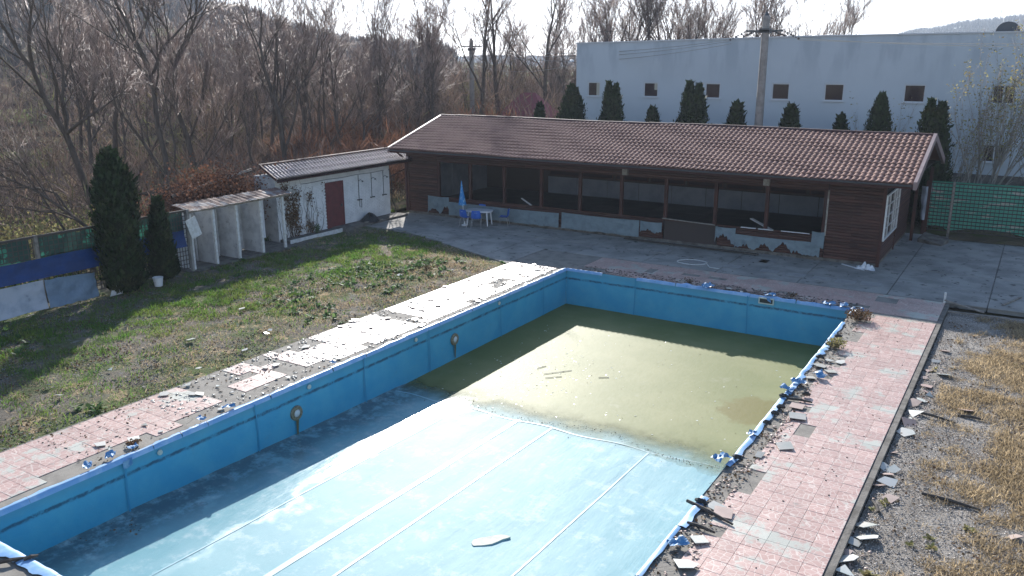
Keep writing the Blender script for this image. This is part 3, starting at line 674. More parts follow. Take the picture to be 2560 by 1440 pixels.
# window in the right end, hung open against the corner
wf = MB(); X = BX1+.10; y0, y1, z0, z1 = 33.28, 36.45, 1.0, 2.74
ww = thing('open_window', 'tall white barred window frame on the right end wall of the timber pavilion', 'window', (X, 34.9, 1.0))
def zb(y): return z0+(y-y0)*.02
for a, b, c_, d in ((y0, y1, z0, z0+.06), (y0, y1, z1-.06, z1), (y0, y0+.06, z0+.06, z1-.06), (y1-.06, y1, z0+.06, z1-.06)): wf.box(X-.03, X+.03, a, b, c_, d)
wf.build('frame', 'whitepaint', ww)
for y in (34.1, 35.2, 35.75): MB().box(X-.02, X+.02, y-.02, y+.02, z0+.06, z1-.06).build('bar', 'whitepaint', ww)
for z in (1.45, 1.88, 2.3): MB().box(X-.012, X+.012, y0+.06, y1-.06, z-.012, z+.012).build('bar', 'whitepaint', ww)
MB().box(X-.028, X-.022, y0+.06, y1-.06, z0+.06, z1-.06).build('pane', 'glass', ww)

# tarpaulins on the parapet
def tarp(name, x0, x1, z0, z1, label, torn=.0, mat='tarpteal', y=FY-.10, seed=1, axis='x', nu=40, nv=10, sag=.03):
    m = MB(); V = {}
    def fn(u, v):
        x = x0+(x1-x0)*u; zb_ = z0+(torn*abs(nz(u*(x1-x0)*1.3, seed, 1, seed))*1.6+torn*.35*abs(nz(u*(x1-x0)*7, seed, 1, seed+3))*2 if torn else .03*nz(x, 0, 1, seed))
        z = z1+(zb_-z1)*v-sag*math.sin(u*math.pi)*(1-v); d = .045*nz(x*1.1, z*3+x*.6, 1, seed)+.03*nz(x*3, z*5, 1, seed)
        yy = y-abs(d)-.10*v*v*.3
        return (x, yy, z) if axis == 'x' else (y+abs(d)+.1*v*v, x, z)
    m.grid(fn, nu, nv); return m.top(name, mat, label, 'tarpaulin', 'tarpaulins hung along the veranda front' if axis == 'x' else None, smooth=True)
tarp('tarpaulin', -25.9, -24.6, .1, 1.02, 'torn tarpaulin corner sagging from the far left end of the pavilion opening', .35, seed=4, nu=16)
tarp('tarpaulin', -24.6, -18.35, .12, .80, 'long pale teal tarpaulin stretched along the parapet behind the blue chairs', .04, seed=2, nu=80)
tarp('tarpaulin', -18.2, -14.35, .12, .86, 'pale teal tarpaulin nailed to the parapet just right of the long one', .04, seed=7)
tarp('tarpaulin', -14.3, -13.3, .35, .86, 'small ragged tarpaulin piece with torn lower edge left of the dark doorway panel', .3, seed=11, nu=24)
tarp('tarpaulin', -10.95, -10.1, .25, .95, 'shredded strips of tarpaulin right of the dark doorway panel', .6, seed=15, nu=24)
tarp('tarpaulin', -10.1, -6.75, .12, .72, 'tattered pale tarpaulin with a long torn hem below the right end of the opening', .4, seed=21, nu=80)
tarp('tarpaulin', -7.1, -6.62, .45, 1.15, 'twisted end of tarpaulin tied up at the right jamb of the opening', .2, seed=25, nu=10)
# loose boards lying inside and outside
for (a, b, w_, lab) in (((-9.9,34.6,1.15),(-8.4,33.7,.75),.16,'bright pale plank leaning inside the right end of the veranda opening'),
        ((-20.6,33.6,1.25),(-19.9,33.35,1.0),.08,'pale lath leaning in the opening near the table'),
        ((-13.3,33.22,1.06),(-11.0,33.22,.99),.12,'grey weathered board lying on top of the dark doorway panel'),
        ((-9.9,33.22,1.02),(-9.3,33.22,1.02),.12,'short white board lying on the parapet, left of its twin'),
        ((-9.2,33.22,1.02),(-8.6,33.22,1.02),.10,'short white board lying on the parapet, right of its twin'),
        ((-8.3,33.24,1.02),(-7.2,33.24,1.02),.03,'thin white lath lying along the right part of the parapet'),
        ((-14.9,32.9,.06),(-9.0,32.85,.06),.14,'long dark board lying at the foot of the veranda front')):
    MB().bar(a, b, w_, .03).top('plank', 'plank_dark' if 'dark board' in lab else 'plank' if 'grey' in lab else 'whitepaint', lab, 'plank')

# ================================================================== SHOWER BUILDING
sb = thing('shower_building', 'low white-painted brick shower block with red door and ribbed metal roof', 'building', (-28.6, 28.5, 0))
SX = -27.55; SY0, SY1 = 24.75, 32.2; SZ = 2.78
MB().box(-28.85, SX-.012, SY0, SY1, -.1, SZ).build('wall', 'plaster', sb)
bk = MB(); bw, bh = .25, .075
for r_ in range(int(SZ/bh)):
    y = SY0-(bw/2 if r_ % 2 else 0)
    while y < SY1-.01:
        a, b = max(y+.005, SY0), min(y+bw-.005, SY1)
        if b-a > .03 and not (27.70 < (a+b)/2 < 28.82 and r_*bh < 2.16): bk.box(SX-.02, SX+.004*random.random()+.002, a, b, .02+r_*bh+.005, .02+(r_+1)*bh-.004)
        y += bw
bk.build('brick', 'whitewash', sb)['kind'] = 'stuff'
d_ = MB()
for k in range(7): d_.box(SX+.0, SX+.03, 27.74+k*.150, 27.74+k*.150+.146, .04, 2.13)
dr_ = d_.build('door', 'reddoor', sb)
m = MB(); [m.box(SX-.01, SX+.045, *q) for q in ((27.69,27.74,.02,2.18),(28.80,28.85,.02,2.18),(27.74,28.80,2.13,2.18))]; m.build('door_frame', 'reddoor', sb)
MB().box(SX+.03, SX+.07, 28.62, 28.70, .98, 1.10).build('handle', 'steel', dr_)
MB().box(SX+.01, -26.95, 24.8, 28.0, -.15, .06).build('step', 'kerb', sb); MB().box(SX+.01, -26.75, 28.003, 32.6, -.15, .09).build('step', 'kerb', sb)
MB().box(-26.95, -26.9, 24.8, 28.0, -.1, .10).build('edging', 'whitepaint', sb)
# ribbed roof in sheets
ey, ez, rx, rz_ = -26.9, 2.80, -28.9, 3.14
rf = MB(); rf.add([(rx,25.2,rz_-.05),(ey,24.25,ez-.05),(ey,33.4,ez-.05),(rx,35.0,rz_-.05),(rx,25.2,rz_-.11),(ey,24.25,ez-.11),(ey,33.4,ez-.11),(rx,35.0,rz_-.11)], [(0,1,2,3),(7,6,5,4),(0,4,5,1),(1,5,6,2),(2,6,7,3),(3,7,4,0)])
srf = rf.build('roof', 'roofmetal', sb)
nsh = 8; rows = 3
for k in range(nsh):
    mm = MB()
    def fn(u, v):
        y = ya+(yb-ya)*u; q = min(v*rows*.999, rows); fr = q-int(q); x = rx+(ey-rx)*v; z = rz_+(ez-rz_)*v
        lim = 24.35+.70*v; y = max(y, lim)
        return (x, y, z+.022*math.cos(u*2*math.pi*6)+.022*fr-.01)
    vs = []; nu_ = 48; stations = []
    for r_ in range(rows): stations += [(r_/rows+.0005, 0.0), ((r_+1)/rows, .03)]
    for v, lift in stations:
        for i in range(nu_+1):
            u = i/nu_; ya_, yb_ = 25.2-.95*v, 35.0-1.6*v; y = ya_+(yb_-ya_)*(k+u)/nsh; vs.append((rx+(ey-.02-rx)*v, y, rz_+(ez-rz_)*v+.032*math.cos(u*2*math.pi*6)+lift))
    fs = [(r_*(nu_+1)+i, r_*(nu_+1)+i+1, (r_+1)*(nu_+1)+i+1, (r_+1)*(nu_+1)+i) for r_ in range(len(stations)-1) for i in range(nu_)]
    mm.add(vs, fs); mm.build('roof_sheet', 'roofmetal', srf)
mm = MB(); mm.grid(lambda u, v: (rx+.10*math.cos(math.pi*v), 25.1+9.9*u, rz_+.03+.06*math.sin(math.pi*v)), 1, 6); mm.build('ridge_cap', 'trim', srf)
MB().box(ey-.03, ey+.0, 24.3, 33.4, ez-.16, ez-.032).build('fascia', 'trim', srf)
mm = MB(); mm.bar((rx, 25.18, rz_+.0), (ey, 24.23, ez+.0), .05, .12); mm.build('verge_board', 'trim', srf)
# outdoor showers on the wall
for y, lab in ((29.9, 'wall shower nearest the red door, grey pipe with a bent head'), (30.82, 'middle one of the wall showers right of the red door'), (31.7, 'wall shower nearest the right corner of the white wall')):
    t = thing('wall_shower', lab, 'shower', (SX, y, 1.1), 0, 'outdoor showers on the white wall')
    m = MB(); m.tube([(SX+.03,y,2.3),(SX+.03,y,1.16)], .014, 6); m.build('riser_pipe', 'steel', t)
    m = MB(); m.tube([(SX+.03,y,2.02),(SX+.12,y+.05,2.08),(SX+.20,y+.10,2.02)], .013, 6); m.tube([(SX+.20,y+.10,2.04),(SX+.21,y+.105,1.98)], [.02,.055], 8); m.build('shower_head', 'steel', t)
    m = MB(); m.tube([(SX+.04,y-.12,1.12),(SX+.04,y+.14,1.12)], .025, 8); m.build('valve', 'steel', t)
    for s_ in (-.1, .12): m = MB(); m.lathe([(0,.03),(.035,.02),(.035,-.02),(0,-.03)], (SX+.085, y+s_, 1.12), 8); m.build('tap', 'steel', t)
    if y < 30: m = MB(); m.tube([(SX+.05,y,1.1),(SX+.06,y-.02,.8),(SX+.07,y+.1,.74),(SX+.05,y+.14,.8),(SX+.05,y+.13,1.1)], .01, 5); m.build('hose', 'black', t)
m = MB(); m.tube([(SX+.02,y,2.32+.012*math.sin(y*3)) for y in np.arange(26.2, 32.1, .4)], .012, 5); m.top('water_pipe', 'steel', 'thin grey supply pipe running along the top of the white shower wall', 'pipe')
m = MB(); m.tube([(SX+.03,32.15,2.35),(SX+.10,32.2,2.1),(SX+.14,32.22,1.5),(SX+.1,32.2,.9),(SX+.06,32.5,.35),(SX+.1,32.6,.1)], .02, 6); m.top('hose', 'black', 'black hose hanging down the right corner of the white shower block', 'hose')
# dead creeper on the wall
def vine(y0, y1, zt, n_, lab, seed, x=SX, zmin=.05, leaves=500, zl=(.2, 2.3)):
    r_ = random.Random(seed); m = MB()
    for k in range(n_):
        y = r_.uniform(y0, y1); z = zmin; pts = [(x+.02, y, z)]
        top_ = r_.uniform(.6, 1)*zt
        while z < top_: z += r_.uniform(.1, .25); y += r_.uniform(-.1, .1); pts.append((x+.02+r_.uniform(0, .04), y, z))
        m.tube(pts, [.012*(1-i/len(pts))+.003 for i in range(len(pts))], 3)
    t = thing('dead_creeper', lab, 'climbing plant', (x, (y0+y1)/2, 0))
    m.build('stem', 'bark', t)
    nc = max(3, leaves//70); cy_ = rs.normal((y0+y1)/2, (y1-y0)*.28, nc); cz_ = rs.uniform(*zl, nc); ci = rs.randint(0, nc, leaves)
    P = np.stack([x+.03+rs.rand(leaves)*.09, cy_[ci]+rs.normal(0, .10, leaves), np.clip(cz_[ci]+rs.normal(0, .18, leaves), .05, 2.6)], -1)
    V, F, tt = scatter([[-.5,-.3,0],[.5,-.4,0],[.3,.5,.1],[-.3,.4,-.1]], [[0,1,2],[0,2,3]], P, rs.uniform(.03, .08, leaves), rs.uniform(0, 6.3, leaves), 1.2)
    o = link('leaf', npmesh('leaf', V-np.array([x, (y0+y1)/2, 0]), F, 'dryweed', tt), t); o['kind'] = 'stuff'
vine(24.9, 25.9, 2.5, 16, 'thick dead brown creeper climbing the left end of the white shower wall', 3, leaves=1500)
vine(26.3, 26.9, 2.2, 7, 'thin bare creeper on the white wall between the thick creeper and the red door', 8, leaves=250)
vine(27.0, 27.6, 1.9, 3, 'few wispy dry tendrils on the white wall close to the red door', 9, leaves=30)

# ================================================================== CHANGING STALLS
st = thing('changing_stalls', 'row of open grey-white changing stalls with a rusty tin roof', 'stalls', (-27, 21.8, 0))
ys_ = (19.5, 20.55, 21.65, 22.85, 24.05)
for k, y in enumerate(ys_):
    if k < 4: MB().box(-27.55, -26.47, y-.03, y+.03, .0, 2.05+.03*k).build('partition', 'plaster', st)
    MB().box(-26.47, -26.38, y-.05, y+.05, -.05, 2.1+.03*k).build('post', 'whitepaint', st)
    if k < 4: MB().box(-27.6, -27.55, y+.03, ys_[k+1]-.035, .05 if k != 3 else .3, 2.0).build('back_panel', 'plaster' if k < 3 else 'whitewash', st)
    if k < 4: MB().box(-27.52, -27.44, y+.9, y+.97, 0, 2.0).build('rear_post', 'plaster', st)
MB().box(-26.46, -26.34, 19.3, 24.3, 2.16, 2.24).build('front_beam', 'plank', st)
rr_ = thing_roof = None
for k in range(6):
    ya, yb = 19.35+k*.84, 19.35+(k+1)*.84+.04; mm = MB(); nu_ = 30
    mm.grid(lambda u, v: (-26.2-1.0*v+.02*nz(u*2, k, 1, 2), ya+(yb-ya)*u, 2.25+.16*v+.004*k+.012*math.sin(u*2*math.pi*9)+.02*nz(u*3, v*3, 1, k)), nu_, 4); mm.build('roof_sheet', 'rust', st)
MB().box(-28.2, -26.2, 19.2, 24.6, -.1, -.0).build('floor', 'kerb', st)
# collapsed shed roof behind
M['soot'] = pmat('tarred_roof', (.03,.025,.022), rough=1, spec=0)
cs = thing('collapsed_shed', 'sagging dark shed roof half buried in creeper behind the white shower block', 'shed', (-31, 24, 0))
MB().add([(-29.3,25.0,2.95),(-29.3,21.2,2.35),(-31.4,20.8,2.3),(-31.4,25,2.7),(-29.3,25.0,2.87),(-29.3,21.2,2.27),(-31.4,20.8,2.22),(-31.4,25,2.62)], [(0,1,2,3),(7,6,5,4),(0,4,5,1),(1,5,6,2),(2,6,7,3),(3,7,4,0)]).build('roof', 'soot', cs)
MB().bar((-29.25,25.0,2.99), (-29.25,20.9,2.36), .06, .10).build('edge_board', 'plank', cs)
MB().box(-31.2, -29.6, 21.5, 24.5, 0, 2.2).build('wall', 'intdark', cs)

# ================================================================== GREY BUILDING
GY = 50; GX0, GX1 = -26.45, 14; GZ0, GZ1 = 8.60, 8.80
gb = thing('grey_building', 'large flat-roofed pale blue-grey rendered hall with small square windows', 'building', (-6, 55, 0))
WIN = [(-25.6,-24.7,5.30,6.2),(-21.67,-20.7,5.33,6.22),(-17.67,-16.73,5.32,6.22),(-13.68,-12.67,5.33,6.26),(-10.75,-9.7,5.33,6.27),(-6.65,-5.6,5.34,6.28),(-2.5,-1.48,5.36,6.30),(-2.58,-1.5,2.40,3.32),(2.2,3.2,5.36,6.3),(2.2,3.2,2.4,3.32)]
m = MB()     # front wall as a grid of quads with real openings
X_ = sorted({GX0, GX1, *[q for a, b, _, _ in WIN for q in (a, b)]}); Z_ = sorted({-.3, 8.3, *[q for _, _, a, b in WIN for q in (a, b)]})
for i in range(len(X_)-1):
    for j in range(len(Z_)-1):
        cxm, czm = (X_[i]+X_[i+1])/2, (Z_[j]+Z_[j+1])/2
        if any(a < cxm < b and c_ < czm < d for a, b, c_, d in WIN): continue
        m.add([(X_[i],GY,Z_[j]),(X_[i+1],GY,Z_[j]),(X_[i+1],GY,Z_[j+1]),(X_[i],GY,Z_[j+1])], [(0,1,2,3)])
m.add([(GX0,GY,8.3),(GX1,GY,8.3),(GX1,GY,GZ1+.12),(-12,GY,GZ1),(GX0,GY,GZ0)], [(0,1,2,3,4)])
for a, b, c_, d in WIN: m.add([(a,GY,c_),(b,GY,c_),(b,GY,d),(a,GY,d),(a,GY+.2,c_),(b,GY+.2,c_),(b,GY+.2,d),(a,GY+.2,d)], [(0,4,5,1),(1,5,6,2),(2,6,7,3),(3,7,4,0)])
m.add([(GX0,GY,-.3),(GX0,GY,GZ0),(GX0,64,GZ0-.1),(GX0,64,-.3)], [(0,1,2,3)]); m.build('wall', 'greywall', gb)
m = MB(); m.add([(GX0,GY+.3,8.45),(GX1,GY+.3,8.6),(GX1,64,8.6),(GX0,64,8.45)], [(0,1,2,3)]); m.build('roof', 'kerb', gb)
m = MB(); m.bar((GX0-.05,GY+.08,GZ0+.03), (-12,GY+.08,GZ1+.03), .28, .07); m.bar((-12,GY+.08,GZ1+.03), (GX1,GY+.08,GZ1+.15), .28, .07); m.build('parapet_cap', 'frame', gb)
MB().box(-4.9, GX1, GY-.04, GY-.002, 3.34, 3.42).build('string_course', 'frame', gb)
MB().box(-4.9, GX1, GY-.05, GY-.002, -.2, 1.75).build('base_band', 'kerb', gb)
for k, (a, b, c_, d) in enumerate(WIN):
    f = MB(); y0, y1 = GY+.03, GY+.10; t_ = .06
    f.box(a, b, y0, y1, c_, c_+t_); f.box(a, b, y0, y1, d-t_, d); f.box(a, a+t_, y0, y1, c_+t_, d-t_); f.box(b-t_, b, y0, y1, c_+t_, d-t_)
    if k >= 6: f.box((a+b)/2-.04, (a+b)/2+.04, y0, y1, c_+t_, d-t_)
    f = f.build('window', 'frame', gb); MB().box(a+t_, b-t_, GY+.07, GY+.085, c_+t_, d-t_).build('pane', 'glass', f)
    MB().box(a-.06, b+.06, GY-.07, GY+.028, c_-.045, c_+.004).build('sill', 'frame', f)
    if k == 0: MB().box(b-t_-.22, b-t_, GY+.05, GY+.068, c_+t_, d-t_).build('blind', 'glass_cream', f)
    if k == 1: MB().box(b-t_-.2, b-t_, GY+.05, GY+.068, d-.45, d-t_).build('blind', 'glass_cream', f)
m = MB(); m.box(-2.6, -2.2, GY-.22, GY-.003, 4.7, 5.1); m.build('air_unit', 'frame', gb)
MB().box(-2.72, -2.6, GY-.3, GY-.003, 4.6, 5.15).build('bracket', 'frame', gb) 
lt = thing('wall_lamp', 'small white lamp fixed to the left corner of the grey hall', 'lamp', (GX0-.25, GY-.1, 7.5)); m = MB(); m.lathe([(0,.12),(.12,.08),(.16,-.02),(0,-.02)], (GX0-.3, GY-.1, 7.5), 10); m.build('shade', 'whiteplastic', lt)
MB().bar((GX0+.05,GY-.1,7.4), (GX0-.3,GY-.1,7.5), .04, .04).build('arm', 'steel', lt)
# dish on the roof
ds = thing('satellite_dish', 'large dark mesh satellite dish standing on the grey hall roof', 'satellite dish', (-2.6, 55, 8.6))
m = MB(); m.lathe([(0,0),(.25,.03),(.42,.08),(.56,.15),(.58,.15),(.42,.05),(.25,-.01),(0,-.04)], n=24); q = Matrix.Rotation(R(62), 3, 'X') @ Matrix.Rotation(R(0), 3, 'Z')
m.v = [tuple(q @ Vector(p)+Vector((-2.45,55,8.98))) for p in m.v]; m.build('reflector', 'steel', ds, smooth=True)
m = MB(); m.tube([(-2.45,55.1,8.55),(-2.45,55.1,8.95)], .05, 6); m.build('mast', 'steel', ds)
m = MB(); m.tube([(-2.45,55,8.6),(-2.45,54.4,9.1)], .02, 4); m.build('feed_arm', 'steel', ds)
an = thing('roof_antenna', 'thin square frame antenna on the left corner of the grey hall roof', 'antenna', (-26, 53, 8.5)); m = MB()
for a, b in (((-26.3,53,8.5),(-26.3,53,9.4)),((-25.2,53,8.5),(-25.2,53,9.4)),((-26.4,53,9.4),(-25.1,53,9.4))): m.tube([a, b], .02, 4)
m.build('frame', 'steel', an)

# ================================================================== POLES AND WIRES
def utility_pole(x, y, h, lab, r0=.25, r1=.185, lean=(0, 0), arms=True):
    t = thing('utility_pole', lab, 'utility pole', (x, y, 0)); m = MB()
    m.tube([(x,y,-.2),(x+lean[0],y+lean[1],h)], [r0, r1], 10); m.build('shaft', 'polec', t)
    X, Y = x+lean[0], y+lean[1]
    if arms:
        m = MB(); m.bar((X-.95,Y-.2,h-.75), (X+.95,Y-.2,h-.75), .09, .09); m.bar((X-.5,Y+.2,h-.78), (X+.5,Y+.2,h-.78), .07, .07); m.build('crossarm', 'steel', t)
        for sx in (-1, 1):
            for a, b in (((.9,-.75),(1.75,-1.15)),((.45,-.78),(1.05,-1.0))):
                m = MB(); n_ = 7
                for k in range(n_):
                    f = k/(n_-1); cx_, cz_ = X+sx*(a[0]+(b[0]-a[0])*f), h+a[1]+(b[1]-a[1])*f
                    m.tube([(cx_-.04*sx,Y-.2,cz_+.02),(cx_+.04*sx,Y-.2,cz_-.02)], .055 if k % 2 == 0 else .025, 6)
                m.build('insulator', 'steel', t)
    else:
        m = MB(); m.bar((X-.9,Y,h-.5), (X+1.1,Y,h-.5), .1, .1); m.build('crossarm', 'steel', t)
    m = MB(); m.tube([(X,Y,h-.02),(X,Y,h+.18)], [r1*.9, .05], 8); m.tube([(X,Y,h+.15),(X,Y,h+.55)], .02, 5); m.build('cap', 'steel', t)
    m = MB(); m.box(X-r1-.06, X+r1+.06, Y-r1-.06, Y+r1+.06, h-.85, h-.62); m.build('collar', 'steel', t)
utility_pole(-12.86, 45, 9.75, 'tall concrete utility pole standing in front of the grey hall')
utility_pole(-41.75, 60, 9.2, 'utility pole among the bare trees left of the grey hall', r0=.24, r1=.17, arms=False)
def wire(a, b, sag, lab, r=.012):
    a, b = Vector(a), Vector(b); m = MB(); n_ = 16
    m.tube([a.lerp(b, k/n_)-Vector((0, 0, sag*4*(k/n_)*(1-k/n_))) for k in range(n_+1)], r, 4); m.top('power_line', 'wirem', lab, 'wire', 'overhead power lines')
for k, dz in enumerate((0, -.12, -.35)):
    wire((-41.0,60,8.55+dz), (-14.6,45,8.6+dz*.6), .55+.12*k, ('upper', 'middle', 'lower')[k]+' overhead line from the left pole to the pole before the grey hall', .02)
wire((-11.1,44.8,8.62), (16,44,8.7), .6, 'front overhead line running right from the pole past the grey hall roof', .022)
wire((-11.3,45.2,8.55), (16,48,9.0), .5, 'rear overhead line running right from the pole past the grey hall roof', .022)
wire((-41.5,60,7.2), (-26.6,49.9,7.3), .5, 'slack service line from the left pole to the corner of the grey hall', .010)
wire((-41.5,60,8.5), (-75,44,9.3), 1.0, 'overhead line running left from the left pole over the trees', .014)

# red-roofed gazebo behind
gz = thing('red_roofed_hut', 'small hut with a steep red roof behind the end of the veranda roof', 'hut', (-35.0, 58, 0))
m = MB(); zt, ze = 5.1, 3.2
m.add([(-37.2,56.5,ze),(-32.8,56.5,ze),(-32.8,60,ze),(-37.2,60,ze),(-35.6,58.2,zt),(-34.4,58.2,zt)], [(0,1,5,4),(1,2,5),(2,3,4,5),(3,0,4),(3,2,1,0)]); m.build('roof', 'redroof', gz)
MB().box(-36.8, -33.2, 56.9, 59.6, 0, ze-.01).build('wall', 'intdark', gz)

# ================================================================== FENCES
def lattice(m_obj, p0, p1, z0, z1, nx, nz_, par, th=.025, mat='lattice', stuff=True):
    a, b = Vector(p0), Vector(p1); d = (b-a); L = d.length; d.normalize(); nrm = Vector((-d.y, d.x, 0))
    cnt = 0
    for i in range(nx+1):
        q = a+d*(L*i/nx); mm = MB(); mm.bar((q.x, q.y, z0), (q.x, q.y, z1), th, th*.5); mm.build('slat', mat, par)
    for j in range(nz_+1):
        z = z0+(z1-z0)*j/nz_; mm = MB(); q0 = a+nrm*.016; q1 = b+nrm*.016; mm.bar((q0.x, q0.y, z), (q1.x, q1.y, z), th*.5, th); mm.build('slat', mat, par)
FX = -26.35
lf = thing('lattice_fence', 'dark lattice fence along the left edge of the lawn', 'fence', (FX, 12, 0))
fys = [4.6, 7.6, 10.6, 13.75, 16.9, 19.35]
for k in range(len(fys)-1):
    y0, y1 = fys[k]+.1, fys[k+1]-.1
    lattice(None, (FX,y0,0), (FX,y1,0), 1.62, 2.24, 19, 4, lf)
    if y0 > 12: lattice(None, (FX,y0,0), (FX,y1,0), .12, 1.62, 19, 9, lf)
    mm = MB(); mm.box(FX-.035, FX+.035, y0-.06, y1+.06, 2.255, 2.32); mm.build('top_rail', 'lattice', lf)
for y in fys: MB().box(FX-.05, FX+.07, y-.05, y+.05, -.1, 2.33).build('post', 'polec' if y != 13.75 else 'plank', lf)
for k, (y0, y1) in enumerate(((4.6, 13.6), (13.9, 16.6), (16.9, 19.2))):
    mm = MB(); mm.grid(lambda u, v: (FX-.10-.03*nz(u*6, v*3, 1, 5), y0+(y1-y0)*u, 1.55+.66*v+.12*nz(u*9, v, 1, 2)*v), 40, 4)
    mm.build('net', 'netdark', lf)
def tarpy(y0, y1, z0, z1, x, lab, mat, seed, slope=0, wr=.03):
    m = MB(); m.grid(lambda u, v: (x+wr*abs(nz(u*(y1-y0)*1.2, v*2.5, 1, seed))*1.6+.12*(1-v)**2, y0+(y1-y0)*u, z0+(z1+slope*u-z0)*v+.04*nz(u*5, v*2, 1, seed+2)*(v > 0)+(.03*nz(u*8, 0, 1, seed) if v == 0 else 0)), 50, 10)
    m.top('tarpaulin', mat, lab, 'tarpaulin', smooth=True)
tarpy(4.6, 16.0, .98, 1.60, FX+.09, 'dark blue tarpaulin band stretched along the lattice fence', 'bluecloth', 3)
tarpy(16.8, 19.1, 1.0, 1.6, FX+.06, 'short dark blue tarpaulin between the two dark conifers', 'bluecloth', 6)
tarpy(4.6, 13.72, .0, .92, FX+.14, 'wrinkled whitish tarpaulin hung along the foot of the fence at the left edge', 'tarpwhite', 8, wr=.06)
tarpy(13.74, 15.4, .0, .92, FX+.19, 'blue-grey tarpaulin at the foot of the fence, right of the whitish one', 'tarpteal2', 12, -.1, wr=.08) if M.setdefault('tarpteal2', pmat('blue_grey_tarp', (.17,.24,.32), (.13,.19,.26), 3, rough=.55, bump=.6, bscale=5, bdist=.05)) else None

rf_ = thing('net_fence', 'tall lattice fence covered with green shade net at the right of the yard', 'fence', (0, 41.3, 0))
gp = [-4.05, -3.0, 0.05, 3.1, 6.1, 9.1]
for k in range(len(gp)-1):
    n_ = int((gp[k+1]-gp[k])/.165); lattice(None, (gp[k]+.05,41.2,0), (gp[k+1]-.05,41.2,0), .2, 2.3, n_, 13, rf_, mat='lattice', th=.042)
    mm = MB(); mm.grid(lambda u, v: (gp[k]+.03+(gp[k+1]-gp[k]-.06)*u, 41.26+.04*nz(u*5, v*4, 1, k), .22+2.13*v+(.18*math.sin(u*math.pi) if v == 0 else 0)), 24, 10); mm.build('net', 'greennet', rf_, smooth=True)
for x in gp: MB().box(x-.05, x+.05, 41.12, 41.19, -.1, 2.38).build('post', 'plank' if x == -3.0 else 'wood_dark', rf_)
m = MB(); m.tube([(gp[0],41.2,2.36),(9.1,41.2,2.40)], .025, 5); m.build('top_rail', 'greenr', rf_) if M.setdefault('greenr', pmat('green_rail', (.04,.25,.16))) else None
# bag and posts by the building's back corner
m = MB(); m.grid(lambda u, v: (-4.05+.42*(u-.5)*(1-.55*v)+.05*nz(u*4, v*4, 1, 2), 41.0-.12*math.sin(u*math.pi)+.05*nz(u*5, v*5, 1, 7), 2.15-1.5*v), 8, 16); m.top('plastic_sheet', 'tarpwhite', 'crumpled white plastic sheet hanging from the left post of the green net fence', 'plastic sheet')
for x, y, lab in ((-3.85, 40.2, 'dark timber post under the rear corner of the tiled roof'), (-4.25, 39.2, 'second dark timber post nearer the pavilion end wall')): MB().box(x-.06, x+.06, y-.06, y+.06, 0, 3.1).top('timber_post', 'wood_dark', lab, 'post')
m = MB(); m.add([(-3.95,39.0,0),(-3.0,38.6,0),(-2.8,39.5,0),(-3.8,39.9,0),(-3.95,39.0,.18),(-3.0,38.6,.05),(-2.8,39.5,.2),(-3.8,39.9,.3)], [(0,3,2,1),(4,5,6,7),(0,1,5,4),(1,2,6,5),(2,3,7,6),(3,0,4,7)]); m.top('concrete_lump', 'kerb', 'low tilted concrete slab behind the pavilion near the green fence', 'slab')
m = MB(); m.grid(lambda u, v: (-2.9+6*u, 40.2+.9*v, .02+.12*math.sin(v*math.pi)*abs(math.sin(u*7+2))+.05*nz(u*9, v*3, 1, 4)), 40, 6); m.top('rubble_strip', 'ground', 'strip of dark soil and litter along the foot of the green fence', 'soil')

# ================================================================== FURNITURE
def plastic_chair(loc, rz, lab):
    t = thing('chair', lab, 'chair', loc, rz, 'blue chairs round the white table')
    m = MB()    # moulded shell: seat curling into a back
    pr = [(.22,.43),(.20,.455),(.1,.445),(-.05,.435),(-.16,.45),(-.21,.52),(-.235,.64),(-.255,.78),(-.26,.84)]
    def fn(u, v):
        f = v*(len(pr)-1); i = min(int(f), len(pr)-2); f -= i; y = pr[i][0]+(pr[i+1][0]-pr[i][0])*f; z = pr[i][1]+(pr[i+1][1]-pr[i][1])*f
        wd = .225*(1-.18*max(0, v-.75)/.25); x = (u-.5)*2*wd; c_ = (abs(u-.5)*2)**2
        return (x, y+.045*c_*(v > .5), z+.03*c_*(v <= .5))
    m.grid(fn, 8, 16); b = len(m.v); m.grid(lambda u, v: tuple(Vector(fn(u, v))+Vector((0, -.012 if v > .5 else 0, -.012))), 8, 16)
    o = link('seat_shell', m.mesh('seat_shell', M['bluechair'], True), t)
    m2 = MB(); m2.box(-.07, .07, -.275, -.268, .735, .75); link('label_strip', m2.mesh('label_strip', M['umb2']), t)
    for s_ in (-1, 1):
        q = MB(); q.tube([(s_*.24,.22,0),(s_*.20,.17,.40),(s_*.20,-.16,.40),(s_*.24,-.24,0)], .011, 5); link('leg', q.mesh('leg', M['chrome']), t)
    for y in (.17, -.16): q = MB(); q.tube([(-.2,y,.405),(.2,y,.405)], .011, 5); link('crossbar', q.mesh('crossbar', M['chrome']), t)
    return t
M['umb2'] = pmat('pale_blue_print', (.35,.5,.65))
plastic_chair((-22.55,31.75,0), R(-8), 'blue chair left of the front pair, back to the lawn')
plastic_chair((-21.95,31.75,0), R(28), 'blue chair right of the front pair, turned a little aside')
plastic_chair((-21.05,32.75,0), R(112), 'blue chair standing alone at the right end of the white table')
plastic_chair((-22.6,33.0,0), R(180), 'blue chair behind the white table against the parapet')
tb = thing('garden_table', 'white plastic oval garden table on the concrete yard', 'table', (-22.25, 32.45, 0), R(12))
m = MB(); n_ = 28; e = [(.66*math.copysign(abs(math.cos(t))**.7, math.cos(t)), .40*math.copysign(abs(math.sin(t))**.7, math.sin(t))) for t in [2*math.pi*k/n_ for k in range(n_)]]
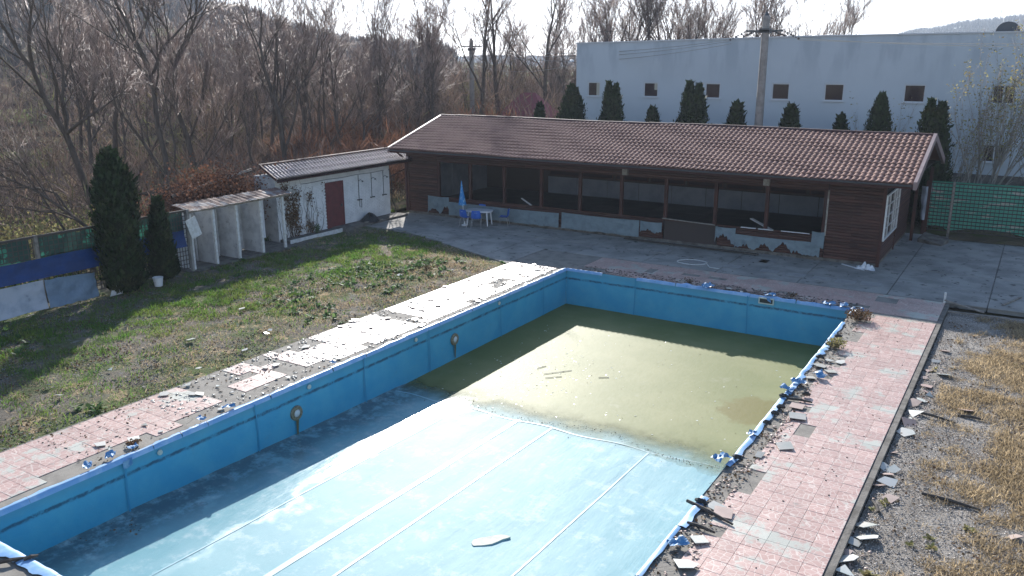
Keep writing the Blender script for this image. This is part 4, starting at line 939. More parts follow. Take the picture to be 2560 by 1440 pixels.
m.prism(e, .69, .72); m.prism([(x*.97, y*.97) for x, y in e], .64, .689); link('tabletop', m.mesh('tabletop', M['whiteplastic']), tb)
for sx in (-1, 1):
    for sy in (-1, 1): q = MB(); q.tube([(sx*.46,sy*.24,.65),(sx*.52,sy*.29,0)], [.04,.026], 7); link('leg', q.mesh('leg', M['whiteplastic']), tb)
ub = thing('closed_parasol', 'closed blue beach umbrella standing left of the white table', 'umbrella', (-22.85, 31.9, 0))
m = MB(); m.tube([(-22.75,31.9,0),(-22.85,31.9,1.3)], .017, 6); m.build('pole', 'whitepaint', ub)
m = MB()
def uf(u, v):
    a = u*2*math.pi; r_ = (.012+.15*v)*(1+.22*math.sin(a*6)*v); tw = .5*v; return (-22.85-.03+.035*v+r_*math.cos(a+tw), 31.9+r_*math.sin(a+tw), 2.12-1.15*v-.03*math.sin(a*8)*(v > .9))
m.grid(uf, 36, 10); m.build('canopy', 'umb', ub, smooth=True)
m = MB(); m.lathe([(.14,0),(.15,.04),(.05,.08),(.03,.2)], (-22.74,31.9,0), 12); m.build('base', 'whiteplastic', ub)

# small things in the yard
m = MB(); m.tube([(-10.85+.55*math.cos(t)+.05*math.sin(3*t), 30.35+.42*math.sin(t), .02) for t in np.linspace(.5, 6.4, 26)]+[(-10.0,29.9,.02),(-9.6,29.85,.02)], .014, 5); m.top('cable', 'whitepaint', 'thin white cable lying in a loop on the yard by the tiled deck', 'cable')
for a, b, lab in (((-5.85,33.0,.03),(-4.95,32.4,.03),'long white plastic strip lying at the foot of the pavilion corner'),((-5.3,32.95,.03),(-4.85,32.45,.05),'short white plastic strip between the long one and the white rag')): MB().bar(a, b, .05, .03).top('plastic_strip', 'whiteplastic', lab, 'strip')
m = MB(); m.grid(lambda u, v: (-4.95+.75*(u-.5)*(1-.3*v), 32.75+.45*(v-.5)+.15*nz(u*3, v*3, 1, 1), .02+.22*abs(nz(u*3, v*3, 1.3, 8))*2*math.sin(math.pi*min(1, max(0, u)))*math.sin(math.pi*v)), 14, 12); m.top('white_rag', 'whiteplastic', 'crumpled white plastic rag lying at the right corner of the timber pavilion', 'rag')
bkt = thing('bucket', 'white plastic bucket standing beside the small dark conifer', 'bucket', (-25.45, 17.25, 0)); m = MB(); m.lathe([(0,.01),(.13,.01),(.17,.30),(.18,.30),(.18,.33),(.165,.33),(.12,.03),(0,.03)], (-25.45, 17.25, 0), 16); m.build('body', 'whiteplastic', bkt)
m = MB(); m.tube([(-25.62,17.25,.31),(-25.55,17.15,.18),(-25.45,17.07,.15),(-25.35,17.15,.18),(-25.28,17.25,.31)], .006, 4); m.build('handle', 'steel', bkt)
m = MB(); m.grid(lambda u, v: (-25.6+.05*nz(u*3, v*3, 1, 5)+.1*v, 15.75+.5*(u-.5)*(1-.5*v), .02+.42*v*(1-.3*abs(u-.6))), 8, 8); m.top('plastic_bag', 'whiteplastic', 'white plastic bag slumped at the foot of the tall dark conifer', 'bag')
m = MB()
m.grid(lambda u, v: (-27.1+.5*(v*1.0)*math.cos(u*6.283), 30.1+.5*v*math.sin(u*6.283), .09+.32*(1-v*v)*(1+.3*math.sin(u*19))), 20, 6); m.top('soil_heap', 'black', 'small black heap of rags and soil below the wall showers', 'heap')
MB().bar((-26.9,29.5,.12), (-26.7,30.6,.12), .07, .05).top('plank', 'plank', 'pale plank lying in front of the black heap by the wall showers', 'plank')
MB().obox((-25.9,19.25,1.7), (.02,.45,.75), Matrix.Rotation(R(18), 3, 'X')).top('sheet_panel', 'whitepaint', 'small pale panel hanging tilted on the outer stall wall', 'panel')
for (a, b, lab) in (((-1.95,29.2,.12),(-.8,28.75,.0),'pale plank slanting down at the far corner of the gravel'),((-1.78,28.45,-.04),(-.1,28.55,-.04),'long pale plank lying on the far edge of the gravel'),((-.35,29.9,.03),(.1,31.2,.03),'thin pale stick on the yard at the right edge')): MB().bar(a, b, .07, .035).top('plank', 'plank', lab, 'plank')
MB().box(-1.99, -1.93, 29.25, 29.31, 0, .35).top('stake', 'whitepaint', 'short white stake at the far corner of the pink deck', 'stake')
for (x, y, L, a, z, lab) in ((-.52,19.9,.5,.1,-.09,'dark scrap of wood among the gravel, middle of the right strip'),(-.5,15.6,.95,-.1,-.09,'long dark stick lying on the gravel near dry grass'),(-1.2,19.5,.9,-.25,-.08,'dark stick reaching from the kerb into the gravel'),(-1.62,14.7,.4,2.0,-.08,'grey split stick beside the kerb'),(-12.82,5.52,.55,.95,.04,'short log lying across the near corner of the pool rim'),(-12.6,5.75,.2,1.2,.05,'dark stump of wood on the near pool rim'),(-4.0,12.75,1.0,-.35,.03,'bundle of dark twigs by the right pool rim'),(-3.95,12.2,.5,-.1,.03,'black charred stick by the right pool rim'),(-3.9,18.6,.55,.1,.03,'black strip of wood beside the broken tiles on the right rim')):
    c_, s_ = math.cos(a)*L/2, math.sin(a)*L/2; m = MB(); m.tube([(x-c_,y-s_,z),(x+.1*s_,y,z+.02),(x+c_,y+s_,z)], [.03,.035,.02], 6); m.top('stick', 'plank_dark', lab, 'stick')
for k, (x, y) in enumerate(((-4.11,23.77),(-4.16,22.95),(-4.15,21.73),(-3.85,18.97),(-4.26,18.58),(-4.15,17.91),(-4.17,17.49),(-4.17,16.89),(-4.2,14.96),(-4.22,12.95))):
    a = random.uniform(-.5, .5); L = random.uniform(.16, .26); m = MB(); m.tube([(x-L/2*math.cos(a),y-L/2*math.sin(a),.06),(x-.2*L,y,.085),(x+.2*L,y+.01,.085),(x+L/2*math.cos(a),y+L/2*math.sin(a),.05)], [.03,.05,.045,.03], 7)
    m.top('dark_clod', 'black', 'dark rolled strip weighing down the liner along the right pool rim', 'strip', 'dark rolled strips on the right pool rim')
# ------------------------------------------------ broken tiles
def shard(x, y, z, s_, mat, lab, group, full=False, tilt=.12):
    n_ = 4 if full else random.choice((3, 4, 4, 5)); a0 = random.uniform(0, 6.28)
    poly = [(s_/2*(1.2 if full else random.uniform(.6, 1.3))*math.cos(a0+2*math.pi*k/n_), s_/2*(1.2 if full else random.uniform(.5, 1.3))*math.sin(a0+2*math.pi*k/n_)) for k in range(n_)]
    m = MB(); m.prism(poly, -.005, .006); o = link('broken_tile', m.mesh('broken_tile', M[mat]), None, (x, y, z+.012+s_*.07))
    o.rotation_euler = (random.uniform(-tilt, tilt), random.uniform(-tilt, tilt), 0); return setprops(o, lab, 'broken tile', group)
for x, y in ((-3.94,21.71),(-3.62,21.74),(-4.0,21.15),(-3.87,18.23),(-3.72,17.66),(-3.57,16.04),(-3.9,15.4),(-3.85,11.84),(-3.77,11.08),(-3.96,12.99),(-3.79,12.86),(-3.7,20.9),(-4.05,20.2)):
    shard(x, y, 0, random.uniform(.28, .42), 'shard' if random.random() < .7 else 'shardp', 'loose pale tile lying on the deck beside the right pool rim', 'loose pale tiles beside the right pool rim', full=random.random() < .6)
for x, y in ((-1.68,17.17),(-1.77,16.43),(-1.58,16.36),(-1.62,16.13),(-1.71,15.56),(-1.55,15.77),(-1.45,15.18),(-1.69,13.93),(-1.57,13.56),(-1.72,13.32),(-1.76,12.95),(-1.70,12.75),(-1.68,12.38),(-1.66,19.05),(-1.42,20.79),(-1.55,20.41),(-1.58,21.44),(-1.68,22.02),(-1.66,22.6),(-1.57,23.47),(-1.16,23.19),(-1.60,18.33),(-1.59,19.49),(-.61,20.3),(-1.45,24.49),(.51,14.89),(-1.5,21.0),(-1.7,20.1),(-1.3,22.5),(-1.6,18.9)):
    shard(x, y, -.12, random.uniform(.2, .42), random.choice(('shard', 'shard', 'shardp')), 'broken tile lying on the gravel at the foot of the right deck kerb', 'broken tiles along the right kerb', tilt=.35)
for k in range(90):
    y = random.uniform(8.5, 27); x = random.uniform(-16.9, -14.85) if y > 11 else random.uniform(-15.6, -14.8)
    shard(x, y, 0, random.uniform(.1, .32), 'shard', 'broken pale tile lying loose on the left pool deck', 'broken tiles strewn over the left pool deck', tilt=.1)
for k, (x, y) in enumerate(((-20.67,16.83),(-19.57,10.0),(-18.7,9.75),(-19.26,11.42),(-19.5,14.0),(-18.27,15.8),(-18.12,15.53),(-17.42,12.65),(-17.5,14.2),(-20.5,20.5),(-19.2,22.8),(-18.0,24.4),(-21.3,22.9))):
    shard(x, y, .02, random.uniform(.15, .3), 'shard', 'pale tile fragment lying in the weeds of the left lawn', 'pale fragments in the left lawn', tilt=.4)
for k in range(26): shard(random.uniform(-9, -4), random.uniform(27.05, 27.5), 0, random.uniform(.12, .3), 'shardp' if k % 2 else 'shard', 'broken tile on the far rim of the pool', 'broken tiles along the far rim', tilt=.15)

# ================================================================== RUBBLE, GRAVEL, GRASS (stuff)
def stuff(name, V, F, mat, t, label, cat): return setprops(link(name, npmesh(name, V, F, mat, t)), label, cat, kind='stuff')
OC = [[1,0,0],[-.8,.3,0],[.1,1,0],[0,-.9,0],[.1,.1,.75],[0,0,-.6]]; OF = [[0,2,4],[2,1,4],[1,3,4],[3,0,4],[2,0,5],[1,2,5],[3,1,5],[0,3,5]]
CH = [[-1,-.6,0],[.9,-.7,0],[.7,.8,.0],[-.7,.6,0],[-1,-.6,.15],[.9,-.7,.15],[.7,.8,.15],[-.7,.6,.15]]; CF = [[4,5,6,7],[0,1,5,4],[1,2,6,5],[2,3,7,6],[3,0,4,7]]
def pebbles(n, x0, x1, y0, y1, z, smin, smax, bias=1.0):
    P = np.stack([rs.uniform(x0, x1, n), y0+(y1-y0)*rs.rand(n)**bias, np.full(n, z)], -1)
    return scatter(OC, OF, P, np.stack([rs.uniform(smin, smax, n), rs.uniform(smin, smax, n)*.8, rs.uniform(smin, smax, n)*.6], -1), rs.uniform(0, 6.3, n), .5)
V, F, t_ = pebbles(52000, -1.78, 3.2, 9, 28.8, -.115, .009, .026, 1.2); stuff('gravel', V, F, 'pebble', t_, 'grey gravel covering the strip right of the pink deck', 'gravel')
n_ = 16000; P = np.stack([rs.uniform(-25, -17, n_), rs.uniform(6, 24, n_), np.full(n_, -.045)], -1)
P = P[[nz(a, b, .45, 3) < .05 for a, b, c_ in P]]; V, F, t_ = scatter(OC, OF, P, rs.uniform(.01, .032, len(P)), rs.uniform(0, 6.3, len(P)), .5); stuff('gravel', V, F, 'pebble_dark', t_, 'grey stones scattered in the bare parts of the left lawn', 'gravel')
def chips(n, x0, x1, y0, y1, z, smin, smax, mat, lab, dens=None):
    P = np.stack([rs.uniform(x0, x1, n), rs.uniform(y0, y1, n), np.full(n, z)], -1)
    if dens: P = P[[dens(a, b) for a, b, _ in P]]
    V, F, t_ = scatter(CH, CF, P, np.stack([rs.uniform(smin, smax, len(P)), rs.uniform(smin, smax, len(P))*.8, rs.uniform(.03, .08, len(P))], -1), rs.uniform(0, 6.3, len(P)), .12); stuff('rubble', V, F, mat, t_, lab, 'rubble')
chips(600, -4.28, -3.85, 8, 27, .0, .008, .035, 'mortar', 'grey chips and rubble along the right pool rim', lambda x, y: nz(x, y, .9, 3) > -.12)
chips(420, -4.28, -3.7, 8, 27, .005, .012, .05, 'shardp', 'pinkish chips of tile along the right pool rim', lambda x, y: nz(x, y, .9, 6) > -.05)
chips(900, -16.9, -14.7, 10.5, 27, .002, .012, .07, 'shard', 'small pale chips of tile over the left deck', lambda x, y: nz(x, y, .8, 9) > -.15)
chips(350, -16.9, -14.7, 8, 27, .002, .008, .04, 'plank_dark', 'dark litter over the left deck')
chips(900, -14, -4.2, 27.0, 27.75, .0, .015, .08, 'shardp', 'chips of tile along the far pool rim', lambda x, y: nz(x, y, .7, 2) > -.05)
chips(500, -14, -4.2, 27.0, 27.8, .0, .015, .06, 'plank_dark', 'dark litter along the far pool rim')
chips(120, -1.9, -1.3, 11, 25, -.1, .01, .04, 'shardp', 'tile chips along the right kerb')
chips(900, -26, 3, 29.5, 40, .0, .01, .05, 'plank_dark', 'dark litter over the concrete yard', lambda x, y: nz(x, y, .5, 2) > .1 and (y < 33 or x > -4.5))
chips(90, -3.9, -2, 11.5, 29, .0, .008, .022, 'plank_dark', 'specks of dirt on the pink deck')
BL = [[-.5,0,0],[.5,0,0],[.15,.10,.55],[0,.35,1]]; BF = [[0,1,2],[0,2,3]]
def blades(n, x0, x1, y0, y1, z, h0, h1, wd, dens, mat, name, lab, cat='grass', tilt=.45):
    P = np.stack([rs.uniform(x0, x1, n), rs.uniform(y0, y1, n), np.full(n, z)], -1); D = np.array([dens(a, b) for a, b, _ in P])
    P = P[rs.rand(n) < D]; k = len(P); h = rs.uniform(h0, h1, k); V, F, t_ = scatter(BL, BF, P, np.stack([np.full(k, wd)*rs.uniform(.6, 1.4, k), h, h], -1), rs.uniform(0, 6.3, k), tilt)
    stuff(name, V, F, mat, t_, lab, cat)
GC = [(-22.3,26.8,1.3,1.0),(-22.7,24.6,1.3,1.0),(-21.3,22.2,1.2,.8),(-23.9,27.4,1.2,.7),(-22.8,17.3,1.3,.9),(-23.3,16.0,1.4,.8),(-21.2,17.3,1.2,.6),(-24.0,11.4,1.5,.8),(-22.5,12.8,1.4,.6),(-24.6,19.5,1.6,.6),(-24.8,22.5,1.6,.5),(-19,10.5,1.4,.2),(-20.5,8,2,.35)]
def gden(x, y):
    if not lawn_in(x, y): return 0
    return min(1, sum(a*math.exp(-((x-p)**2+(y-q)**2)/(2*s_*s_)) for p, q, s_, a in GC)*(.45+1.6*nz(x, y, 1.6, 4))+.03)
SC = [(-18.8,26.0,1.5,1.2),(-18.4,23.2,1.5,1.2),(-20.2,27.0,1.0,.7),(-19.4,15.0,1.1,.7),(-19.5,17.6,1.2,.6),(-20.5,19.5,1.5,.5),(-18.5,20.5,1,.6),(-20.5,25.5,1.2,.4),(-18,13,1,.35)]
def sden(x, y):
    if not lawn_in(x, y): return 0
    return min(1, sum(a*math.exp(-((x-p)**2+(y-q)**2)/(2*s_*s_)) for p, q, s_, a in SC)*(.6+1.3*nz(x, y, 1.4, 7))+.10)
blades(160000, -26.3, -16.9, 5.5, 29, -.06, .06, .17, .014, gden, 'grass', 'grass', 'green grass growing in patches on the left lawn')
blades(150000, -26.3, -16.9, 5.5, 29, -.06, .04, .13, .012, sden, 'straw', 'dry_grass', 'dry straw-coloured grass on the left lawn', tilt=.9)
def rden(x, y):
    b = nz(x*1.0, y*.8, .55, 13)*1.0+nz(x, y, 1.7, 2)*.9+(x+.3)*.55+.34
    return max(0, min(1, b*1.1)) if x > -1.3 else 0
blades(270000, -1.3, 3.2, 8.5, 28.5, -.12, .05, .15, .007, rden, 'straw', 'dry_grass', 'clumps of dry yellow grass on the gravel at the right', tilt=.95)
def litter(n, x0, x1, y0, y1, z, dens, mat, lab, smin=.012, smax=.035):
    P = np.stack([rs.uniform(x0, x1, n), rs.uniform(y0, y1, n), np.full(n, z)], -1); P = P[[rs.rand() < dens(a, b) for a, b, _ in P]]
    V, F, t_ = scatter([[-1,-.4,0],[0,-.7,.2],[1,0,.1],[.2,.8,.3],[-.8,.5,0]], [[0,1,4],[1,3,4],[1,2,3]], P, rs.uniform(smin, smax, len(P)), rs.uniform(0, 6.3, len(P)), .5); stuff('leaf_litter', V, F, mat, t_, lab, 'leaves')
litter(26000, -26.3, -16.9, 5.5, 29, -.03, lambda x, y: (.35+1.2*nz(x, y, .7, 21)) if lawn_in(x, y) else 0, 'dryweed', 'dead brown leaves lying over the left lawn')
litter(9000, -1.7, 3.2, 9, 28.5, -.10, lambda x, y: .3+.9*nz(x, y, .8, 22), 'dryweed', 'dead brown leaves lying over the gravel strip')
litter(1200, -4.3, -3.8, 8, 27, .01, lambda x, y: .5+nz(x, y, 1, 4), 'dryweed', 'dead leaves caught along the right pool rim')
litter(900, -16.9, -14.7, 8, 27, .01, lambda x, y: .3+nz(x, y, 1, 4), 'dryweed', 'dead leaves on the left pool deck')
def sticks(n, x0, x1, y0, y1, z, l0, l1, lab):
    P = np.stack([rs.uniform(x0, x1, n), rs.uniform(y0, y1, n), np.full(n, z)], -1); L = rs.uniform(l0, l1, n)
    V, F, t_ = scatter([[-1,-.5,0],[-1,.5,0],[1,.3,.4],[1,-.3,.4],[0,.9,1],[0,.2,1]], [[0,1,4,5],[5,4,2,3]], P, np.stack([L, np.full(n, .012), np.full(n, .015)], -1), rs.uniform(0, 6.3, n), .05); stuff('twigs', V, F, 'plank_dark', t_, lab, 'twigs')
sticks(260, -4.28, -3.7, 9, 27, .012, .03, .18, 'thin twigs and splinters along the right pool rim')
sticks(160, -1.9, -.9, 10, 28, -.1, .03, .2, 'thin twigs and splinters along the right kerb')
sticks(200, -16.9, -14.7, 8, 27, .008, .03, .15, 'thin twigs and splinters on the left pool deck')
sticks(200, -14.5, -4.2, 27, 27.7, .01, .03, .2, 'thin twigs and splinters on the far pool rim')
litter(2600, -14, -4.6, 16.6, 17.7, -1.343, lambda x, y: .9 if abs(y-17.15-.25*math.sin(x*1.3)-.3*nz(x, 0, .6, 3)) < .09 else .03, 'dryweed', 'line of scum and leaves at the edge of the green pool water', .006, .018)
litter(260, -14.3, -4.6, 6, 26, -1.338, lambda x, y: .9 if y > 17.6 else 0, 'dryweed', 'dead leaves floating on the green pool water', .006, .018)
litter(500, -14.4, -13.6, 6, 16.5, -1.13, lambda x, y: .5 if floor_z(y) < -1.0 and y < 8.5 else 0, 'dryweed', 'dead leaves on the pool floor along the left wall')
# leafy weeds: rosettes
LF = [[-.28,.12,.05],[.28,.12,.05],[.2,.8,.35],[-.2,.8,.35],[0,0,0],[0,1.05,.3]]; LFF = [[4,1,0],[0,1,2],[0,2,3],[3,2,5]]
def weeds(n, cen, sp, smin, smax, name, lab, mat='weed', z=-.05, per=11):
    V0, F0, T0, off = [], [], [], 0
    c_ = np.array([(*cen[i % len(cen)],) for i in range(n)]); P = c_+rs.normal(0, sp, (n, 2)); P = P[[lawn_in(a, b) and b < 29 for a, b in P]] if z < 0 and P[:, 0].mean() < -5 else P
    Q = np.repeat(np.column_stack([P, np.full(len(P), z)]), per, 0); S = np.repeat(rs.uniform(smin, smax, len(P)), per)*rs.uniform(.6, 1.2, len(P)*per)
    V, F, t_ = scatter(LF, LFF, Q+rs.normal(0, .02, Q.shape)*[1, 1, .3], S, rs.uniform(0, 6.3, len(Q)), .35); stuff(name, V, F, mat, t_, lab, 'weeds')
weeds(330, [(-20.3,22.2),(-19.2,23.6),(-20.9,20.9),(-20.1,24.6),(-21.3,24.0),(-19.0,21.5),(-20.3,23.2),(-19.5,25.0),(-24.2,11.2),(-20.6,18.6),(-21.5,22.6),(-18.6,17.8)], .7, .07, .19, 'weeds', 'dark green leafy weeds in rosettes on the left lawn')
weeds(60, [(-24,25),(-22,19),(-25,20)], 1.6, .07, .16, 'weeds', 'small weeds in the shaded part of the left lawn')
weeds(14, [(-.7,13.9),(-1.55,14.9),(-1.5,22.8),(-.1,14.9),(-1.3,12.5),(.1,24)], .12, .07, .13, 'weeds', 'small yellow-green weeds on the gravel', mat='leaf_olive', z=-.11)
weeds(30, [(-17.0,26.7),(-17.4,26.9),(-16.8,25.9),(-14.9,26.0),(-15.0,25.3),(-17.4,9.8)], .15, .08, .2, 'weeds', 'green weeds at the joint of lawn and deck', z=-.01)
# dry bushy weeds in the rim
def bush(x, y, z, rad, h, n, lab, name='dry_bush', mat='dryweed', leafs=0, lmat='dryweed', cat='plant', grp=None, tw=.004):
    t = thing(name, lab, cat, (x, y, z), 0, grp); r_ = random.Random(int(x*97+y*31)); m = MB()
    for k in range(n):
        a = r_.uniform(0, 6.28); q = r_.uniform(.2, 1); p1 = (rad*q*.5*math.cos(a), rad*q*.5*math.sin(a), h*r_.uniform(.3, .55)); p2 = (rad*q*math.cos(a+.3), rad*q*math.sin(a+.3), h*r_.uniform(.5, 1))
        m.tube([(0, 0, 0), p1, p2], [tw*1.6, tw, tw*.4], 3)
    link('stem', m.mesh('stem', M[mat]), t)
    if leafs:
        P = rs.normal(0, 1, (leafs, 3)); P /= np.linalg.norm(P, axis=1)[:, None]; P *= (rs.rand(leafs)**.4)[:, None]; P = P*[rad, rad, h*.5]+[0, 0, h*.55]
        V, F, t_ = scatter([[-.5,-.3,0],[.5,-.4,0],[.3,.5,.1],[-.3,.4,-.1]], [[0,1,2],[0,2,3]], P, rs.uniform(.02, .05, leafs)*(1 if h < 2 else 2), rs.uniform(0, 6.3, leafs), 1.0)
        o = link('leaf', npmesh('leaf', V, F, lmat, t_), t); o['kind'] = 'stuff'
    return t
bush(-3.95, 25.85, 0, .42, .35, 60, 'large rust-brown dry bush growing in the far right corner of the pool rim', leafs=900)
bush(-3.98, 22.9, 0, .28, .28, 40, 'smaller dry bush with yellow tips in the right pool rim', leafs=450, lmat='leaf_olive')
bush(-9.8, 27.3, 0, .25, .22, 30, 'low wiry dry tuft on the far rim left of the skimmer', leafs=40)
bush(-6.3, 27.35, 0, .22, .2, 25, 'dark wiry dry tuft on the far rim right of the skimmer', leafs=60)
bush(-14.9, 9.1, 0, .16, .12, 20, 'little dead leafy tuft on the left rim beside torn blue liner', leafs=120)
bush(-27.1, 26.6, .06, .2, .45, 24, 'small green leafy plant at the foot of the white wall left of the red door', name='leafy_plant', mat='weed', leafs=260, lmat='weed')
bush(-18.9, 24.0, -.05, .2, .25, 20, 'rust-brown dead weed in the middle of the left lawn', leafs=120)
bush(-15.2, 17.3, 0, .05, .7, 6, 'tall thin dead stalks standing on the left deck', name='dead_stalks', mat='straw')

# ================================================================== CONIFERS
def thuja(name, h, rad, n, seed, twin=False, pointy=.6):
    r_ = np.random.RandomState(seed); axes = [(0, 0, h, rad)] if not twin else [(-rad*.28, 0, h, rad*.74), (rad*.3, 0, h*.98, rad*.72), (0, 0, h*.86, rad*.95)]
    P, Z = [], []
    for ax, ay, hh, rr in axes:
        k = n//len(axes); z = r_.rand(k)**.9*hh; f = z/hh
        prof = np.minimum(1, (f/.12+.5))*np.clip((1-f)/ (1-pointy), 0, 1)**.55*np.where(f < pointy, 1, 1)
        a = r_.uniform(0, 6.283, k); lump = 1+.13*np.sin(a*3+z*2.1+seed)+.08*np.sin(a*9-z*7)+.07*np.sin(z*11+a*4)+r_.normal(0, .13, k)
        q = rr*prof*lump*(1-.28*r_.rand(k)**2.0)*np.where(r_.rand(k) < .05, 1.12, 1); P.append(np.stack([ax+q*np.cos(a), ay+q*np.sin(a), z+.02], -1)); Z.append(a)
    P = np.concatenate(P); A = np.concatenate(Z); k = len(P); s_ = r_.uniform(.05, .13, k)*np.where(r_.rand(k) < .12, 1.7, 1)
    T_ = [[-.3,0,0],[.3,0,0],[.38,.35,.7],[0,.45,1.5],[-.38,.35,.7]]; F_ = [[0,1,2],[0,2,4],[4,2,3]]
    V, F, t_ = scatter(T_, F_, P, s_, A-math.pi/2+r_.normal(0, .5, k), .35)
    root = thing(name, 'x', 'conifer'); link('crown', npmesh('crown', V, F, 'thuja', t_), root)
    m = MB(); 
    for ax, ay, hh, rr in axes: m.tube([(ax*.3,ay,0),(ax,ay,hh*.5),(ax,ay,hh*.92)], [rad*.16,rad*.1,.01], 7)
    link('trunk', m.mesh('trunk', M['bark']), root)
    # dense inner foliage so no light passes through the middle
    m = MB()
    for ax, ay, hh, rr in axes: m.lathe([(rr*.5,.15),(rr*.74,hh*.15),(rr*.76,hh*.5),(rr*.62,hh*.72),(rr*.34,hh*.88),(.0,hh*.95)], (ax, ay, 0), 14)
    link('inner_foliage', m.mesh('inner_foliage', M['thuja'], True), root)
    return root
tj = [thuja('conifer', 6.1, .72, 9000, 1, pointy=.7), thuja('conifer', 6.3, .78, 11000, 2, twin=True, pointy=.5), thuja('conifer', 5.2, .5, 7000, 3, pointy=.35), thuja('conifer', 4.75, .62, 12000, 4, pointy=.72), thuja('conifer', 2.85, .42, 7000, 5, pointy=.2)]
CG = 'dark columnar conifers behind the veranda roof'
spots = [(0,-23.8,44.5,1.0,1.0,'broad round-topped dark conifer below the leftmost window of the grey hall'),(1,-21.2,44.5,.98,1.0,'twin-topped dark conifer left of the second hall window'),(2,-18.68,44.5,1.3,.95,'small pointed conifer between the two twin-topped ones, left of the pole'),
    (1,-16.33,44.5,1.15,1.01,'big twin-topped dark conifer overlapping the third hall window'),(2,-13.93,44.5,1.45,1.02,'slim conifer standing just left of the concrete pole'),(2,-11.1,44.5,1.45,1.01,'slim conifer with a browned side, just right of the concrete pole'),
    (2,-8.62,44.5,1.15,.93,'smallest conifer, peeping over the roof under the fifth window'),(0,-6.85,44.5,.75,.97,'tapered dark conifer left of the sixth hall window'),(1,-4.3,43.2,1.05,.91,'dense dark conifer at the right end of the veranda roof'),(2,-26.0,44.5,1.15,.96,'low bushy conifer beside the hut with the red roof')]
used = set()
for i, x, y, sw, sh, lab in spots:
    if i not in used: o = tj[i]; used.add(i); o.location = (x, y, 0)
    else: o = copy_tree(tj[i], (x, y, 0))
    o.scale = (sw, sw, sh); o.rotation_euler.z = (x*3) % 6.28 if i not in (1,) else 0; o['label'] = lab; o['group'] = CG
tj[3].location = (-25.75, 16.2, 0); tj[3].scale = (.93, .93, 1.0); tj[3]['label'] = 'tall dark columnar conifer in front of the lattice fence on the left lawn'
tj[4].location = (-26.05, 17.95, 0); tj[4].scale = (.95, .95, 1); tj[4]['label'] = 'small pointed conifer left of the changing stalls'

# ================================================================== BARE TREES
def frame_from(d):
    a = d.orthogonal().normalized(); return a, d.cross(a)
def grow(mb, tw, p, d, L, r, lev, maxlev, rn, spread=.6, upb=.25, kids=(7, 6, 6, 7), path=None, twl=(.5, 1.1)):
    """one branch: a bent tapering limb, then its children along the outer part"""
    if path is None:
        n_ = 4 if lev < 2 else 3; pts = [p]; dd = d.copy()
        for k in range(n_):
            dd = (dd+Vector((rn.gauss(0, .13), rn.gauss(0, .13), rn.gauss(0, .08)+upb*.35))).normalized(); pts.append(pts[-1]+dd*(L/n_))
    else: pts = [Vector(q) for q in path]; n_ = len(pts)-1; L = sum((pts[i+1]-pts[i]).length for i in range(n_))
    rr = [r*(1-.78*(i/n_)) for i in range(n_+1)]
    mb.tube(pts, rr, 7 if lev == 0 else 5 if lev == 1 else 3, cap=False)
    if lev >= maxlev: return
    nk = kids[lev]
    for k in range(nk):
        t = (.28 if lev else .35)+(.72 if lev else .65)*(k+rn.random())/nk; f = t*n_; i = min(int(f), n_-1); q = pts[i].lerp(pts[i+1], f-i); dd = (pts[i+1]-pts[i]).normalized()
        a, b = frame_from(dd); ph = rn.uniform(0, 6.283); an = rn.uniform(.6, 1.15)*spread
        nd = (dd*math.cos(an)+(a*math.cos(ph)+b*math.sin(ph))*math.sin(an)+Vector((0, 0, upb*.6))).normalized()
        if lev == maxlev-1:
            l2 = rn.uniform(*twl)
            tw.append((q, nd, l2)) 
        else:
            l2 = L*rn.uniform(.38, .62)*(1.15-.45*t); grow(mb, tw, q, nd, l2, rr[i]*(.55 if lev else .5), lev+1, maxlev, rn, spread, upb, kids, None, twl)
def twigs_mesh(tw, rn, wd=.010, sub=5, subl=.45):
    """each last-order branch becomes a bundle of thin three-sided twigs"""
    A, D, L = [], [], []
    for q, d, l in tw:
        A.append(q); D.append(d); L.append(l); a, b = frame_from(d)
        for k in range(sub):
            t = (k+rn.random())/sub; ph = rn.uniform(0, 6.283); an = rn.uniform(.35, .8)
            nd = (d*math.cos(an)+(a*math.cos(ph)+b*math.sin(ph))*math.sin(an)+Vector((0, 0, .12))).normalized(); A.append(q+d*(l*t)); D.append(nd); L.append(l*subl*rn.uniform(.6, 1.2))
    A = np.array(A); D = np.array(D); L = np.array(L); n_ = len(A)
    U = np.cross(D, [0, 0, 1.0]); U /= np.linalg.norm(U, axis=1)[:, None]+1e-6; W = np.cross(D, U); w_ = wd*(.45+.55*np.clip(L/.8, 0, 1.3))
    mid = A+D*(L*.55)[:, None]+np.array([0, 0, 1])*(L*.03)[:, None]; tip = A+D*L[:, None]+np.array([0, 0, 1])*(L*.10)[:, None]
    c = [A+U*w_[:, None], A-U*w_[:, None]*.5+W*w_[:, None]*.87, A-U*w_[:, None]*.5-W*w_[:, None]*.87]
    V = np.stack([*c, tip], 1).reshape(-1, 3); F = (np.array([[0,1,3],[1,2,3],[2,0,3]])[None]+(np.arange(n_)*4)[:, None, None]).reshape(-1, 3)
    return V, F, np.repeat(rs.rand(n_), 4)
